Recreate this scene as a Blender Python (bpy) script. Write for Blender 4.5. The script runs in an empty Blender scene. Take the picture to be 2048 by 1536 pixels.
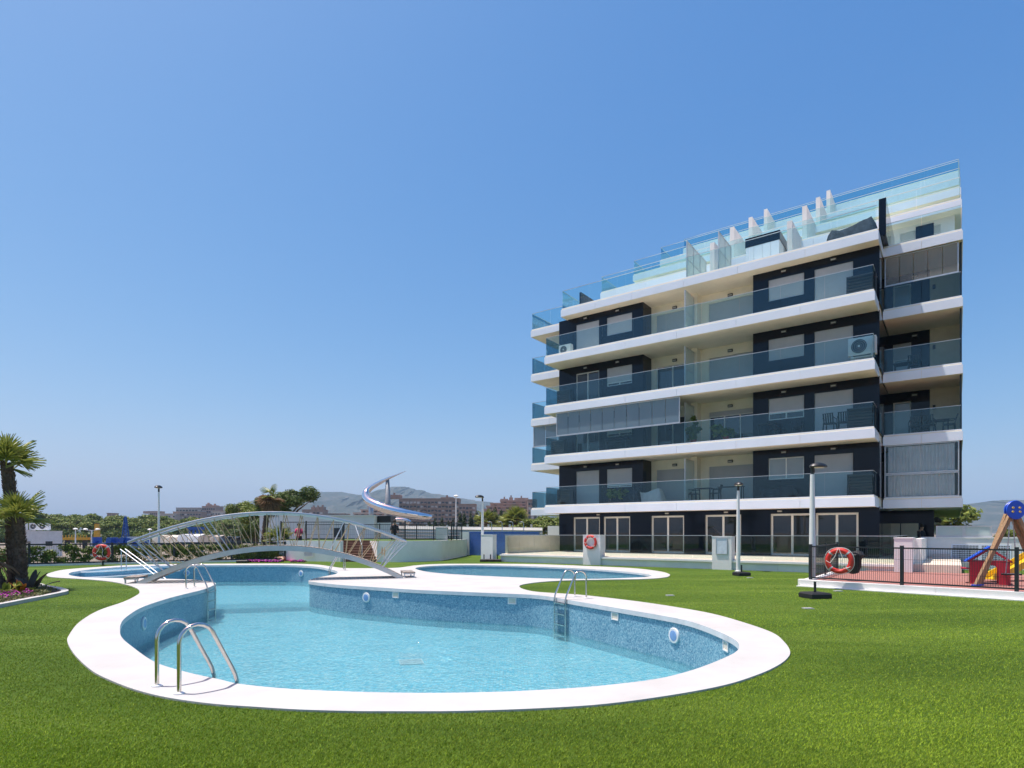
import bpy, bmesh, math, random
import numpy as np
from mathutils import Vector, Matrix
from mathutils.geometry import delaunay_2d_cdt

SC = bpy.context.scene
COL = SC.collection
R = math.radians
random.seed(7)
RNG = np.random.default_rng(7)

# ------------------------------------------------------------------ camera, sky, sun, exposure
CAMH, FPX, CX, HY = 1.65, 1211.0, 1024.0, 1065.0      # eye height, focal length in photo pixels, principal column, horizon row
cd = bpy.data.cameras.new('camera')
cam = bpy.data.objects.new('camera', cd); COL.objects.link(cam)
cam.location = (0, 0, CAMH); cam.rotation_euler = (R(90), 0, 0)
cd.sensor_width = 36; cd.lens = 36 * FPX / 2048; cd.shift_y = (HY - 768) / 2048
cd.clip_start = 0.1; cd.clip_end = 30000
SC.camera = cam

SUNV = Vector((-0.306, 0.038, 1.0)).normalized()
elev = math.asin(SUNV.z); azim = math.atan2(SUNV.x, SUNV.y)
W = bpy.data.worlds.new('World'); SC.world = W; W.use_nodes = True
wn = W.node_tree
sky = wn.nodes.new('ShaderNodeTexSky'); sky.sky_type = 'NISHITA'; sky.sun_disc = False
sky.sun_elevation = elev; sky.sun_rotation = azim
sky.altitude = 0; sky.air_density = 1.0; sky.dust_density = 1.7; sky.ozone_density = 2.0
# the clear summer sky as a camera records it: one tone curve per channel for the whole dome
bg = wn.nodes['Background']; bg.inputs[1].default_value = 0.112
sep = wn.nodes.new('ShaderNodeSeparateColor'); cmb = wn.nodes.new('ShaderNodeCombineColor'); wn.links.new(sky.outputs[0], sep.inputs[0])
for ch, (gam, mul) in enumerate(((1.72,1.47),(1.07,.97),(.62,.965))):
    pw = wn.nodes.new('ShaderNodeMath'); pw.operation = 'POWER'; pw.inputs[1].default_value = gam; wn.links.new(sep.outputs[ch], pw.inputs[0])
    ml = wn.nodes.new('ShaderNodeMath'); ml.operation = 'MULTIPLY'; ml.inputs[1].default_value = mul*.15**gam/.15; wn.links.new(pw.outputs[0], ml.inputs[0]); wn.links.new(ml.outputs[0], cmb.inputs[ch])
wn.links.new(cmb.outputs[0], bg.inputs[0])
sl = bpy.data.lights.new('sun', 'SUN'); sl.energy = 4.2; sl.angle = R(0.53); sl.color = (1.0, 0.96, 0.9)
so = bpy.data.objects.new('sun', sl); COL.objects.link(so)
so.rotation_euler = SUNV.to_track_quat('Z', 'Y').to_euler(); so.location = (-20, 10, 60)
vs = SC.view_settings; vs.view_transform = 'Standard'; vs.look = 'None'; vs.exposure = 0.45; vs.gamma = 1; vs.use_curve_mapping = False
cy = SC.cycles
cy.max_bounces = 10; cy.transparent_max_bounces = 24; cy.diffuse_bounces = 6; cy.glossy_bounces = 4; cy.transmission_bounces = 6
cy.volume_bounces = 0; cy.caustics_reflective = False; cy.caustics_refractive = False; cy.sample_clamp_indirect = 6
cy.use_denoising = True

# ------------------------------------------------------------------ geometry helpers
def G(px, py, z=0.0):                       # photo pixel -> point on the level z
    Y = FPX * (CAMH - z) / (py - HY)
    return Vector(((px - CX) / FPX * Y, Y, z))
def AT(px, py, Y):                          # photo pixel -> point at depth Y
    return Vector(((px - CX) / FPX * Y, Y, CAMH + (HY - py) / FPX * Y))

class MB:
    def __init__(s): s.v = []; s.f = []
    def add(s, v, f):
        o = len(s.v); s.v += [tuple(p) for p in v]; s.f += [tuple(i + o for i in q) for q in f]; return s
    def box(s, x0, x1, y0, y1, z0, z1):
        return s.add([(x0,y0,z0),(x1,y0,z0),(x1,y1,z0),(x0,y1,z0),(x0,y0,z1),(x1,y0,z1),(x1,y1,z1),(x0,y1,z1)],
                     [(3,2,1,0),(4,5,6,7),(0,1,5,4),(1,2,6,5),(2,3,7,6),(3,0,4,7)])
    def bar(s, a, b, w, h, up=(0,0,1)):     # box beam from a to b, w sideways, h along up
        a = Vector(a); b = Vector(b); d = (b - a).normalized(); up = Vector(up)
        if abs(d.dot(up)) > .99: up = Vector((0,1,0))
        x = d.cross(up).normalized() * w / 2; u = x.cross(d).normalized() * h / 2
        P = [a-x-u, a+x-u, a+x+u, a-x+u, b-x-u, b+x-u, b+x+u, b-x+u]
        return s.add(P, [(0,1,2,3),(7,6,5,4),(1,0,4,5),(2,1,5,6),(3,2,6,7),(0,3,7,4)])
    def tube(s, pts, r, n=8, cap=True):     # round tube along points, r a number or a list
        pts = [Vector(p) for p in pts]; m = len(pts)
        rr = r if isinstance(r, (list, tuple)) else [r] * m
        V = []; prev = None
        for i, p in enumerate(pts):
            d = (pts[min(i+1, m-1)] - pts[max(i-1, 0)]).normalized()
            if prev is None:
                a = Vector((0,0,1)) if abs(d.z) < .9 else Vector((1,0,0))
                x = d.cross(a).normalized()
            else:
                x = (prev - d * prev.dot(d)).normalized()
            prev = x; y = d.cross(x)
            for k in range(n):
                t = 2 * math.pi * k / n
                V.append(p + (x * math.cos(t) + y * math.sin(t)) * rr[i])
        F = [(i*n+k, i*n+(k+1)%n, (i+1)*n+(k+1)%n, (i+1)*n+k) for i in range(m-1) for k in range(n)]
        if cap: F += [tuple(range(n-1, -1, -1)), tuple((m-1)*n + k for k in range(n))]
        return s.add(V, F)
    def lathe(s, prof, n=16, c=(0,0,0), axis='z'):   # prof: (radius, height) from bottom to top
        V = []
        for r, h in prof:
            for k in range(n):
                t = 2*math.pi*k/n; p = (r*math.cos(t), r*math.sin(t), h)
                if axis == 'y': p = (p[0], h, p[1])
                if axis == 'x': p = (h, p[0], p[1])
                V.append((p[0]+c[0], p[1]+c[1], p[2]+c[2]))
        m = len(prof)
        F = [(i*n+k, i*n+(k+1)%n, (i+1)*n+(k+1)%n, (i+1)*n+k) for i in range(m-1) for k in range(n)]
        F += [tuple(range(n-1, -1, -1)), tuple((m-1)*n+k for k in range(n))]
        return s.add(V, F)
    def torus(s, c, Rr, r, n=28, m=10, ax=(1,0,0), ay=(0,0,1)):
        c = Vector(c); ax = Vector(ax).normalized(); ay = Vector(ay).normalized(); az = ax.cross(ay)
        V = []
        for i in range(n):
            t = 2*math.pi*i/n; d = ax*math.cos(t)+ay*math.sin(t)
            for k in range(m):
                u = 2*math.pi*k/m; V.append(c + d*(Rr + r*math.cos(u)) + az*r*math.sin(u))
        return s.add(V, [(i*m+k, ((i+1)%n)*m+k, ((i+1)%n)*m+(k+1)%m, i*m+(k+1)%m) for i in range(n) for k in range(m)])
    def prism(s, poly, z0, z1):             # simple polygon (2D points, counter-clockwise) extruded in z
        n = len(poly)
        V = [(p[0],p[1],z0) for p in poly] + [(p[0],p[1],z1) for p in poly]
        return s.add(V, [tuple(range(n-1,-1,-1)), tuple(range(n, 2*n))] + [(i,(i+1)%n,n+(i+1)%n,n+i) for i in range(n)])
    def quad(s, a, b, c, d): return s.add([a,b,c,d], [(0,1,2,3)])
    def xf(s, mat, i0=0):
        s.v[i0:] = [tuple(mat @ Vector(p)) for p in s.v[i0:]]; return s
    def mesh(s, name, mat, smooth=False, uv=None):
        me = bpy.data.meshes.new(name); me.from_pydata(s.v, [], s.f); me.update()
        if mat: me.materials.append(MAT[mat] if isinstance(mat, str) else mat)
        if smooth:
            me.polygons.foreach_set('use_smooth', [True]*len(me.polygons))
            if smooth != 2:
                try: me.set_sharp_from_angle(angle=R(40))
                except Exception: pass
        return me
    def build(s, name, mat, parent=None, smooth=False, **k):
        return link(name, s.mesh(name, mat, smooth), parent, **k)

def link(name, data, parent=None, loc=None, rot=None, **k):
    o = bpy.data.objects.new(name, data); COL.objects.link(o)
    if parent: o.parent = parent
    if loc is not None: o.location = loc
    if rot is not None: o.rotation_euler = rot
    return tag(o, **k)
def tag(o, label=None, cat=None, group=None, kind=None):
    if label: o['label'] = label
    if cat: o['category'] = cat
    if group: o['group'] = group
    if kind: o['kind'] = kind
    return o
def thing(name, label, cat, loc=(0,0,0), rz=0, group=None):
    return link(name, None, None, loc, (0,0,rz), label=label, cat=cat, group=group)
def box(name, x0, x1, y0, y1, z0, z1, mat, parent=None, **k):
    return MB().box(x0,x1,y0,y1,z0,z1).build(name, mat, parent, **k)
def copy_tree(o, parent=None, loc=None, rz=None, label=None, group=None, scale=None):
    c = o.copy(); COL.objects.link(c); c.parent = parent
    for ch in list(o.children): copy_tree(ch, c)
    if loc is not None: c.location = loc
    if rz is not None: c.rotation_euler = (0,0,rz)
    if scale is not None: c.scale = (scale,)*3 if not hasattr(scale, '__len__') else scale
    return tag(c, label, None, group)
def spline(pts, per=5, closed=True):
    P = [Vector(p) for p in pts]; n = len(P); out = []
    for i in range(n if closed else n-1):
        g = lambda k: P[(i+k) % n] if closed else P[max(0, min(n-1, i+k))]
        p0,p1,p2,p3 = g(-1),g(0),g(1),g(2)
        for j in range(per):
            t = j/per
            out.append(.5*((2*p1)+(p2-p0)*t+(2*p0-5*p1+4*p2-p3)*t*t+(3*p1-p0-3*p2+p3)*t**3))
    if not closed: out.append(P[-1])
    return out
def offset_poly(P, d):                      # P list of Vectors (closed); d > 0 grows a counter-clockwise polygon
    n = len(P); out = []
    for i in range(n):
        t = (P[(i+1)%n] - P[i-1]); nn = Vector((t.y, -t.x, 0)).normalized()
        out.append(P[i] + nn*d)
    return out
def ccw(P):
    a = sum(P[i].x*P[(i+1)%len(P)].y - P[(i+1)%len(P)].x*P[i].y for i in range(len(P)))
    return P if a > 0 else P[::-1]
def inside(poly, X, Y):                     # numpy point in polygon
    c = np.zeros(X.shape, bool); n = len(poly)
    for i in range(n):
        x0,y0 = poly[i].x, poly[i].y; x1,y1 = poly[i-1].x, poly[i-1].y
        if y0 == y1: continue
        m = ((y0 > Y) != (y1 > Y)) & (X < (x1-x0)*(Y-y0)/(y1-y0)+x0); c ^= m
    return c
def fill(outer, holes, z):                  # flat sheet with holes
    pts = []; edges = []
    for ring in [outer]+holes:
        o = len(pts); n = len(ring)
        pts += [Vector((p.x, p.y)) for p in ring]; edges += [(o+i, o+(i+1)%n) for i in range(n)]
    v, e, f, *_ = delaunay_2d_cdt(pts, edges, [], 0, 1e-5)
    cx = np.array([sum(v[i].x for i in t)/3 for t in f]); cyy = np.array([sum(v[i].y for i in t)/3 for t in f])
    keep = inside(outer, cx, cyy)
    for h in holes: keep &= ~inside(h, cx, cyy)
    mb = MB(); F = []
    for t, k in zip(f, keep):
        if not k: continue
        a,b,c = (v[i] for i in t[:3])
        F.append(tuple(t) if (b-a).cross(c-a) > 0 else tuple(reversed(t)))
    mb.v = [(p.x,p.y,z) for p in v]; mb.f = F
    return mb
def skirt(P, z0, z1, flip=False):           # vertical strip round a ring; faces look outwards of a ccw ring
    n = len(P); V = [(p.x,p.y,z0) for p in P]+[(p.x,p.y,z1) for p in P]
    F = [(i,(i+1)%n,n+(i+1)%n,n+i) for i in range(n)]
    if flip: F = [q[::-1] for q in F]
    return V, F

# ------------------------------------------------------------------ materials
MAT = {}
def nodes_of(name):
    m = bpy.data.materials.new(name); m.use_nodes = True; MAT[name] = m
    nt = m.node_tree; return m, nt, nt.nodes['Principled BSDF']
def N(nt, t, **k):
    n = nt.nodes.new(t)
    for a, b in k.items():
        if a.startswith('i_'): n.inputs[a[2:].replace('_', ' ')].default_value = b
        else: setattr(n, a, b)
    return n
def ramp(nt, fac, stops):
    r = nt.nodes.new('ShaderNodeValToRGB'); e = r.color_ramp.elements
    e[0].position, e[0].color = stops[0][0], (*stops[0][1], 1); e[1].position, e[1].color = stops[-1][0], (*stops[-1][1], 1)
    for p, c in stops[1:-1]:
        q = e.new(p); q.color = (*c, 1)
    nt.links.new(fac, r.inputs[0]); return r.outputs[0]
def S(name, col, rough=.5, metal=0, spec=.5, var=.06, vs=3.0, bump=0, bs=60, stretch=None, coat=0):
    m, nt, b = nodes_of(name)
    b.inputs['Roughness'].default_value = rough; b.inputs['Metallic'].default_value = metal
    b.inputs['Specular IOR Level'].default_value = spec; b.inputs['Coat Weight'].default_value = coat
    b.inputs['Base Color'].default_value = (*col, 1)
    L = nt.links.new
    tc = N(nt, 'ShaderNodeTexCoord'); src = tc.outputs['Object']
    if stretch:
        mp = N(nt, 'ShaderNodeMapping'); mp.inputs['Scale'].default_value = stretch; L(src, mp.inputs[0]); src = mp.outputs[0]
    if var:
        nz = N(nt, 'ShaderNodeTexNoise', i_Scale=vs, i_Detail=6.0, i_Roughness=.62); L(src, nz.inputs['Vector'])
        lo = tuple(max(0, c*(1-var*1.6)) for c in col); hi = tuple(min(1, c*(1+var)) for c in col)
        L(ramp(nt, nz.outputs[0], [(.3, lo), (.68, hi)]), b.inputs['Base Color'])
    if bump:
        n2 = N(nt, 'ShaderNodeTexNoise', i_Scale=bs, i_Detail=4.0); L(src, n2.inputs['Vector'])
        bp = N(nt, 'ShaderNodeBump', i_Strength=bump, i_Distance=.02); L(n2.outputs[0], bp.inputs['Height']); L(bp.outputs[0], b.inputs['Normal'])
    return m

S('white_render', (.80,.79,.77), .75, var=.05, vs=1.2, bump=.15, bs=40)
S('white_panel', (.82,.87,.95), .32, var=.03, vs=.8)
S('white_paint', (.80,.80,.78), .45, var=.04)
S('cream_render', (.88,.82,.69), .8, var=.05, vs=1.0)
S('beige_wall', (.74,.67,.55), .8, var=.05)
S('terrace_floor', (.74,.66,.53), .6, var=.08, vs=4)
S('deck', (.50,.492,.468), .8, var=.07, vs=1.1, bump=.25, bs=120)
S('coping_edge', (.70,.71,.70), .7, var=.08)
S('shutter', (.47,.48,.51), .45, var=.03)
S('window_frame', (.78,.77,.74), .4, var=.03)
S('lamp_dark', (.015,.015,.017), .5, var=.1)
S('black_paint', (.013,.018,.022), .42, var=.15, vs=9)
S('steel', (.62,.60,.57), .16, 1.0, var=.06, vs=14)
S('galv', (.55,.57,.59), .42, .55, var=.07, vs=9)
S('rail_metal', (.50,.52,.53), .32, .8, var=.06, vs=4)
S('column_grey', (.30,.31,.32), .5, .3, var=.1)
S('chrome', (.74,.76,.80), .06, 1.0, var=.05, vs=.6, bump=.05, bs=3)
S('rope', (.50,.38,.22), .9, var=.2, vs=40)
S('plank', (.30,.26,.22), .8, var=.25, vs=6, stretch=(2,14,14), bump=.3)
S('timber', (.36,.23,.12), .75, var=.3, vs=5, stretch=(9,9,.8), bump=.3)
S('ring_red', (.62,.035,.022), .42, var=.12, vs=7)
S('ring_tape', (.42,.43,.43), .35, var=.05)
S('cord_white', (.72,.70,.66), .8, var=.08)
S('play_red', (.48,.02,.045), .4, var=.1)
S('play_blue', (.01,.09,.62), .4, var=.1)
S('play_yellow', (.75,.50,.02), .35, var=.06)
S('bolt_yellow', (.75,.55,.12), .4)
S('rubber_floor', (.36,.165,.135), .9, var=.14, vs=18, bump=.3, bs=180)
S('rubber', (.012,.012,.013), .6, var=.2, vs=20)
S('lens', (.22,.38,.66), .12, var=.08, vs=9)
S('brown_tile', (.15,.075,.045), .55, var=.12)
S('brown_tread', (.30,.17,.11), .55, var=.12)
S('grey_metal_wall', (.60,.60,.56), .5, .15, var=.08, vs=.6)
S('blue_tile', (.03,.12,.56), .25, var=.12, vs=9)
S('brick_brown', (.30,.215,.17), .85, var=.10, vs=.5)
S('brick_pink', (.40,.275,.215), .85, var=.10, vs=.4)
S('brick_pale', (.46,.40,.34), .85, var=.10, vs=.4)
S('far_window', (.05,.055,.065), .25, var=.2)
S('far_shutter', (.50,.47,.43), .6)
S('roof_tile', (.30,.13,.08), .8, var=.2)
S('crane_yellow', (.70,.36,.03), .5, var=.15)
S('crane_blue', (.02,.10,.36), .5, var=.2, vs=5)
S('container', (.70,.69,.70), .55, var=.08)
S('bark_pine', (.12,.085,.06), .9, var=.3, vs=8, bump=.4, bs=20)
S('bark_palm', (.13,.09,.062), .95, var=.35, vs=18, bump=.6, bs=40)
S('petiole', (.16,.17,.06), .6, var=.2)
S('soil', (.10,.075,.055), .95, var=.3, vs=9, bump=.5)
S('gravel_yard', (.22,.185,.14), .95, var=.2, vs=.3)
S('skin', (.48,.27,.18), .55, var=.05)
S('cloth_dark', (.012,.014,.022), .85)
S('cloth_pink', (.60,.05,.16), .8)
S('cloth_plaid', (.30,.30,.30), .85, var=.5, vs=25)
S('cloth_grey', (.62,.61,.60), .85, var=.08)
S('tarp', (.03,.04,.055), .85, spec=.15, var=.4, vs=5, bump=.5, bs=9)
S('hair', (.03,.02,.015), .7)
S('plastic_dark', (.018,.021,.026), .45, var=.1)
S('ac_white', (.74,.75,.74), .45, var=.04)
S('pot_red', (.36,.05,.03), .5)
S('curtain', (.84,.84,.83), .85, var=.05)
S('board', (.62,.70,.78), .3, var=.1, vs=4)
S('magenta_flower', (.48,.03,.40), .6, var=.2, vs=30)
S('orange_leaf', (.60,.20,.02), .6, var=.3, vs=12)

def dark_cladding():
    m, nt, b = nodes_of('dark_cladding'); L = nt.links.new
    b.inputs['Roughness'].default_value = .06; b.inputs['Specular IOR Level'].default_value = .26
    uv = N(nt, 'ShaderNodeTexCoord'); mp = N(nt, 'ShaderNodeMapping'); mp.inputs['Rotation'].default_value = (R(90),0,0)
    L(uv.outputs['Object'], mp.inputs[0])
    br = N(nt, 'ShaderNodeTexBrick', offset=0.0, i_Scale=1.0, i_Mortar_Size=.004, i_Brick_Width=1.2, i_Row_Height=.6, i_Mortar_Smooth=0.0)
    br.inputs['Color1'].default_value = (.004,.007,.016,1); br.inputs['Color2'].default_value = (.005,.009,.019,1); br.inputs['Mortar'].default_value = (.012,.015,.022,1)
    L(mp.outputs[0], br.inputs['Vector']); L(br.outputs[0], b.inputs['Base Color'])
    nz = N(nt, 'ShaderNodeTexNoise', i_Scale=1.3, i_Detail=2.0); L(uv.outputs['Object'], nz.inputs['Vector'])
    bp = N(nt, 'ShaderNodeBump', i_Strength=.03, i_Distance=.02); L(nz.outputs[0], bp.inputs['Height']); L(bp.outputs[0], b.inputs['Normal'])
dark_cladding()

def thin_glass(name, tint, ior=1.5, boost=1.0, rough=0.0):     # a clear sheet: tinted see-through plus mirror reflection by Fresnel
    m, nt, b = nodes_of(name); L = nt.links.new; nt.nodes.remove(b)
    out = nt.nodes['Material Output']
    t = N(nt, 'ShaderNodeBsdfTransparent'); t.inputs[0].default_value = (*tint, 1)
    g = N(nt, 'ShaderNodeBsdfGlossy'); g.inputs['Roughness'].default_value = rough; g.inputs[0].default_value = (.72,.92,1,1)
    fr = N(nt, 'ShaderNodeFresnel', i_IOR=ior)
    mu = N(nt, 'ShaderNodeMath', operation='MULTIPLY', use_clamp=True); mu.inputs[1].default_value = boost; L(fr.outputs[0], mu.inputs[0])
    mx = N(nt, 'ShaderNodeMixShader'); L(mu.outputs[0], mx.inputs[0]); L(t.outputs[0], mx.inputs[1]); L(g.outputs[0], mx.inputs[2])
    L(mx.outputs[0], out.inputs[0]); return m
thin_glass('balcony_glass', (.80,.915,.93), 1.5, .85)
thin_glass('roof_glass', (.85,.95,.955), 1.45, .75)
thin_glass('terrace_glass', (.80,.86,.85), 1.45, .8)
thin_glass('room_glass', (.93,.96,.97), 1.5, .9)
def frosted(name, col, alpha, rough=.35):
    m, nt, b = nodes_of(name); L = nt.links.new
    b.inputs['Base Color'].default_value = (*col,1); b.inputs['Roughness'].default_value = rough
    t = N(nt, 'ShaderNodeBsdfTransparent'); mx = N(nt, 'ShaderNodeMixShader'); mx.inputs[0].default_value = alpha
    L(t.outputs[0], mx.inputs[1]); L(b.outputs[0], mx.inputs[2]); L(mx.outputs[0], nt.nodes['Material Output'].inputs[0])
frosted('frosted_glass', (.62,.72,.70), .72)
frosted('loggia_glass', (.46,.45,.42), .28, .06)
frosted('enclosure_glass', (.20,.28,.34), .72, .05)
S('pane_dark', (.018,.022,.026), .03, spec=.9, var=.2, vs=.8)
S('pane_grey', (.30,.34,.36), .06, spec=.8, var=.06, vs=.8)

def mosaic(name, pal, tile=.026, rough=.22):
    m, nt, b = nodes_of(name); L = nt.links.new
    uv = N(nt, 'ShaderNodeUVMap')
    br = N(nt, 'ShaderNodeTexBrick', offset=0.0, i_Scale=1.0, i_Mortar_Size=tile*.06, i_Brick_Width=tile, i_Row_Height=tile, i_Mortar_Smooth=.1)
    L(uv.outputs[0], br.inputs['Vector'])
    sc_ = N(nt, 'ShaderNodeVectorMath', operation='SCALE'); sc_.inputs['Scale'].default_value = 1/tile; L(uv.outputs[0], sc_.inputs[0])
    fl = N(nt, 'ShaderNodeVectorMath', operation='FLOOR'); L(sc_.outputs[0], fl.inputs[0])
    wn_ = N(nt, 'ShaderNodeTexWhiteNoise'); L(fl.outputs[0], wn_.inputs['Vector'])
    c = ramp(nt, wn_.outputs['Value'], [(i/(len(pal)-1), q) for i, q in enumerate(pal)])
    nz = N(nt, 'ShaderNodeTexNoise', i_Scale=.9, i_Detail=5.0); L(uv.outputs[0], nz.inputs['Vector'])
    mixw = N(nt, 'ShaderNodeMix', data_type='RGBA', blend_type='MULTIPLY'); mixw.inputs[0].default_value = .5
    L(c, mixw.inputs[6]); L(ramp(nt, nz.outputs[0], [(.3,(.7,.74,.78)), (.7,(1,1,1))]), mixw.inputs[7])
    mx = N(nt, 'ShaderNodeMix', data_type='RGBA'); L(br.outputs['Fac'], mx.inputs[0]); L(mixw.outputs[2], mx.inputs[6]); mx.inputs[7].default_value = (.42,.52,.58,1)
    L(mx.outputs[2], b.inputs['Base Color']); b.inputs['Roughness'].default_value = rough
    bp = N(nt, 'ShaderNodeBump', i_Strength=.3, i_Distance=.003, invert=True); L(br.outputs['Fac'], bp.inputs['Height']); L(bp.outputs[0], b.inputs['Normal'])
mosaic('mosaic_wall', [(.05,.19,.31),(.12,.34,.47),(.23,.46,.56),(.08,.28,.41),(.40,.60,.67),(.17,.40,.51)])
mosaic('mosaic_floor', [(.07,.56,.80),(.50,.92,.97),(.18,.70,.88),(.82,.98,.99),(.30,.80,.93),(.11,.60,.83),(.60,.94,.98)], tile=.055)  # blue tile mix, contrast widened to paint in caustic ripples of light
mosaic('mosaic_step', [(.10,.30,.42),(.18,.42,.54),(.26,.50,.62),(.14,.36,.48)])
mosaic('mosaic_blue', [(.02,.08,.42),(.03,.13,.58),(.04,.16,.66),(.02,.10,.50)], tile=.05)

def water_mat(name, tint, sc1=1.0):
    m, nt, b = nodes_of(name); L = nt.links.new; nt.nodes.remove(b)
    tc = N(nt, 'ShaderNodeTexCoord')
    n1 = N(nt, 'ShaderNodeTexNoise', i_Scale=7.0*sc1, i_Detail=3.0, i_Roughness=.55, i_Distortion=.6); L(tc.outputs['Object'], n1.inputs['Vector'])
    n2 = N(nt, 'ShaderNodeTexNoise', i_Scale=1.1*sc1, i_Detail=2.0); L(tc.outputs['Object'], n2.inputs['Vector'])
    n3 = N(nt, 'ShaderNodeTexNoise', i_Scale=17.0*sc1, i_Detail=3.0); L(tc.outputs['Object'], n3.inputs['Vector'])
    a = N(nt, 'ShaderNodeMath', operation='MULTIPLY_ADD'); a.inputs[1].default_value = 1.6; L(n2.outputs[0], a.inputs[0]); L(n1.outputs[0], a.inputs[2])
    a2 = N(nt, 'ShaderNodeMath', operation='MULTIPLY_ADD'); a2.inputs[1].default_value = .75; L(n3.outputs[0], a2.inputs[0]); L(a.outputs[0], a2.inputs[2])
    bp = N(nt, 'ShaderNodeBump', i_Strength=1.0, i_Distance=.06); L(a2.outputs[0], bp.inputs['Height'])
    t = N(nt, 'ShaderNodeBsdfTransparent'); t.inputs[0].default_value = (*tint,1)
    rf = N(nt, 'ShaderNodeBsdfRefraction', i_IOR=1.33, i_Roughness=.0); rf.inputs[0].default_value = (*[c**.5 for c in tint],1); L(bp.outputs[0], rf.inputs['Normal'])
    g = N(nt, 'ShaderNodeBsdfGlossy', i_Roughness=.015); g.inputs[0].default_value = (1,1,1,1); L(bp.outputs[0], g.inputs['Normal'])
    m1 = N(nt, 'ShaderNodeMixShader'); m1.inputs[0].default_value = .27; L(t.outputs[0], m1.inputs[1]); L(rf.outputs[0], m1.inputs[2])
    fr = N(nt, 'ShaderNodeFresnel', i_IOR=1.33); L(bp.outputs[0], fr.inputs['Normal'])
    mx = N(nt, 'ShaderNodeMixShader'); L(fr.outputs[0], mx.inputs[0]); L(m1.outputs[0], mx.inputs[1]); L(g.outputs[0], mx.inputs[2])
    L(mx.outputs[0], nt.nodes['Material Output'].inputs[0])
water_mat('pool_water', (.80,.98,1.0))
water_mat('small_pool_water', (.86,.97,.99), 1.3)

def turf():
    m, nt, b = nodes_of('turf'); L = nt.links.new
    tc = N(nt, 'ShaderNodeTexCoord')
    mp = N(nt, 'ShaderNodeMapping'); mp.inputs['Scale'].default_value = (.22,.9,1); mp.inputs['Rotation'].default_value = (0,0,R(12)); L(tc.outputs['Object'], mp.inputs[0])
    big = N(nt, 'ShaderNodeTexNoise', i_Scale=.8, i_Detail=5.0, i_Roughness=.6, i_Distortion=.4); L(mp.outputs[0], big.inputs['Vector'])
    fine = N(nt, 'ShaderNodeTexNoise', i_Scale=95.0, i_Detail=4.0, i_Roughness=.7); L(tc.outputs['Object'], fine.inputs['Vector'])
    mid = N(nt, 'ShaderNodeTexNoise', i_Scale=14.0, i_Detail=4.0); L(tc.outputs['Object'], mid.inputs['Vector'])
    c1 = ramp(nt, big.outputs[0], [(.34,(.062,.125,.008)), (.52,(.096,.172,.014)), (.70,(.145,.225,.028))])  # broad light and dark bands of the pile lay painted into the green
    c2 = ramp(nt, fine.outputs[0], [(.3,(.42,.45,.35)), (.55,(1,1,1)), (.75,(1.0,1.0,.9))])
    c3 = ramp(nt, mid.outputs[0], [(.3,(.72,.74,.7)), (.65,(1,1,1))])
    x = N(nt, 'ShaderNodeMix', data_type='RGBA', blend_type='MULTIPLY'); x.inputs[0].default_value = .9; L(c1, x.inputs[6]); L(c2, x.inputs[7])
    y = N(nt, 'ShaderNodeMix', data_type='RGBA', blend_type='MULTIPLY'); y.inputs[0].default_value = .8; L(x.outputs[2], y.inputs[6]); L(c3, y.inputs[7])
    L(y.outputs[2], b.inputs['Base Color']); b.inputs['Roughness'].default_value = .85; b.inputs['Specular IOR Level'].default_value = .2
    bp = N(nt, 'ShaderNodeBump', i_Strength=.7, i_Distance=.03); L(fine.outputs[0], bp.inputs['Height']); L(bp.outputs[0], b.inputs['Normal'])
turf()

def leafmat(name, col, rough=.55, trans=.25, spread=(.55,1.5)):   # leaf colour varies leaf by leaf through the 'shade' attribute
    m, nt, b = nodes_of(name); L = nt.links.new
    at = N(nt, 'ShaderNodeAttribute', attribute_name='shade')
    lo = tuple(c*spread[0] for c in col); hi = (min(1,col[0]*spread[1]*1.1), min(1,col[1]*spread[1]), col[2]*spread[1]*.9)
    c = ramp(nt, at.outputs['Fac'], [(0,lo),(.5,col),(1,hi)])
    L(c, b.inputs['Base Color']); b.inputs['Roughness'].default_value = rough; b.inputs['Specular IOR Level'].default_value = .3
    if trans:
        t = N(nt, 'ShaderNodeBsdfTranslucent'); L(c, t.inputs[0])
        mx = N(nt, 'ShaderNodeMixShader'); mx.inputs[0].default_value = trans; L(b.outputs[0], mx.inputs[1]); L(t.outputs[0], mx.inputs[2])
        L(mx.outputs[0], nt.nodes['Material Output'].inputs[0])
leafmat('pine_leaf', (.16,.21,.04))
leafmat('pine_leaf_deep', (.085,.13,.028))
leafmat('cypress_leaf', (.035,.06,.018))
leafmat('palm_leaf', (.26,.30,.06), .4)
leafmat('dry_leaf', (.30,.19,.10), .8)
leafmat('hedge_leaf', (.14,.20,.035), .45)
leafmat('bush_leaf', (.07,.10,.03))
leafmat('cover_leaf', (.15,.17,.06))
leafmat('canna_leaf', (.05,.045,.03), .35)
leafmat('turf_blade', (.185,.285,.016), .7, .2, (.42,2.0))
leafmat('petal', (.50,.04,.42), .6, .2, (.6,1.4))
def hillmat():
    m, nt, b = nodes_of('hill_scrub'); L = nt.links.new
    tc = N(nt, 'ShaderNodeTexCoord')
    n1 = N(nt, 'ShaderNodeTexNoise', i_Scale=.012, i_Detail=9.0, i_Roughness=.68); L(tc.outputs['Object'], n1.inputs['Vector'])
    L(ramp(nt, n1.outputs[0], [(.36,(.022,.034,.024)), (.52,(.045,.055,.04)), (.70,(.13,.115,.095))]), b.inputs['Base Color']); b.inputs['Roughness'].default_value = 1
hillmat()

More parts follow.
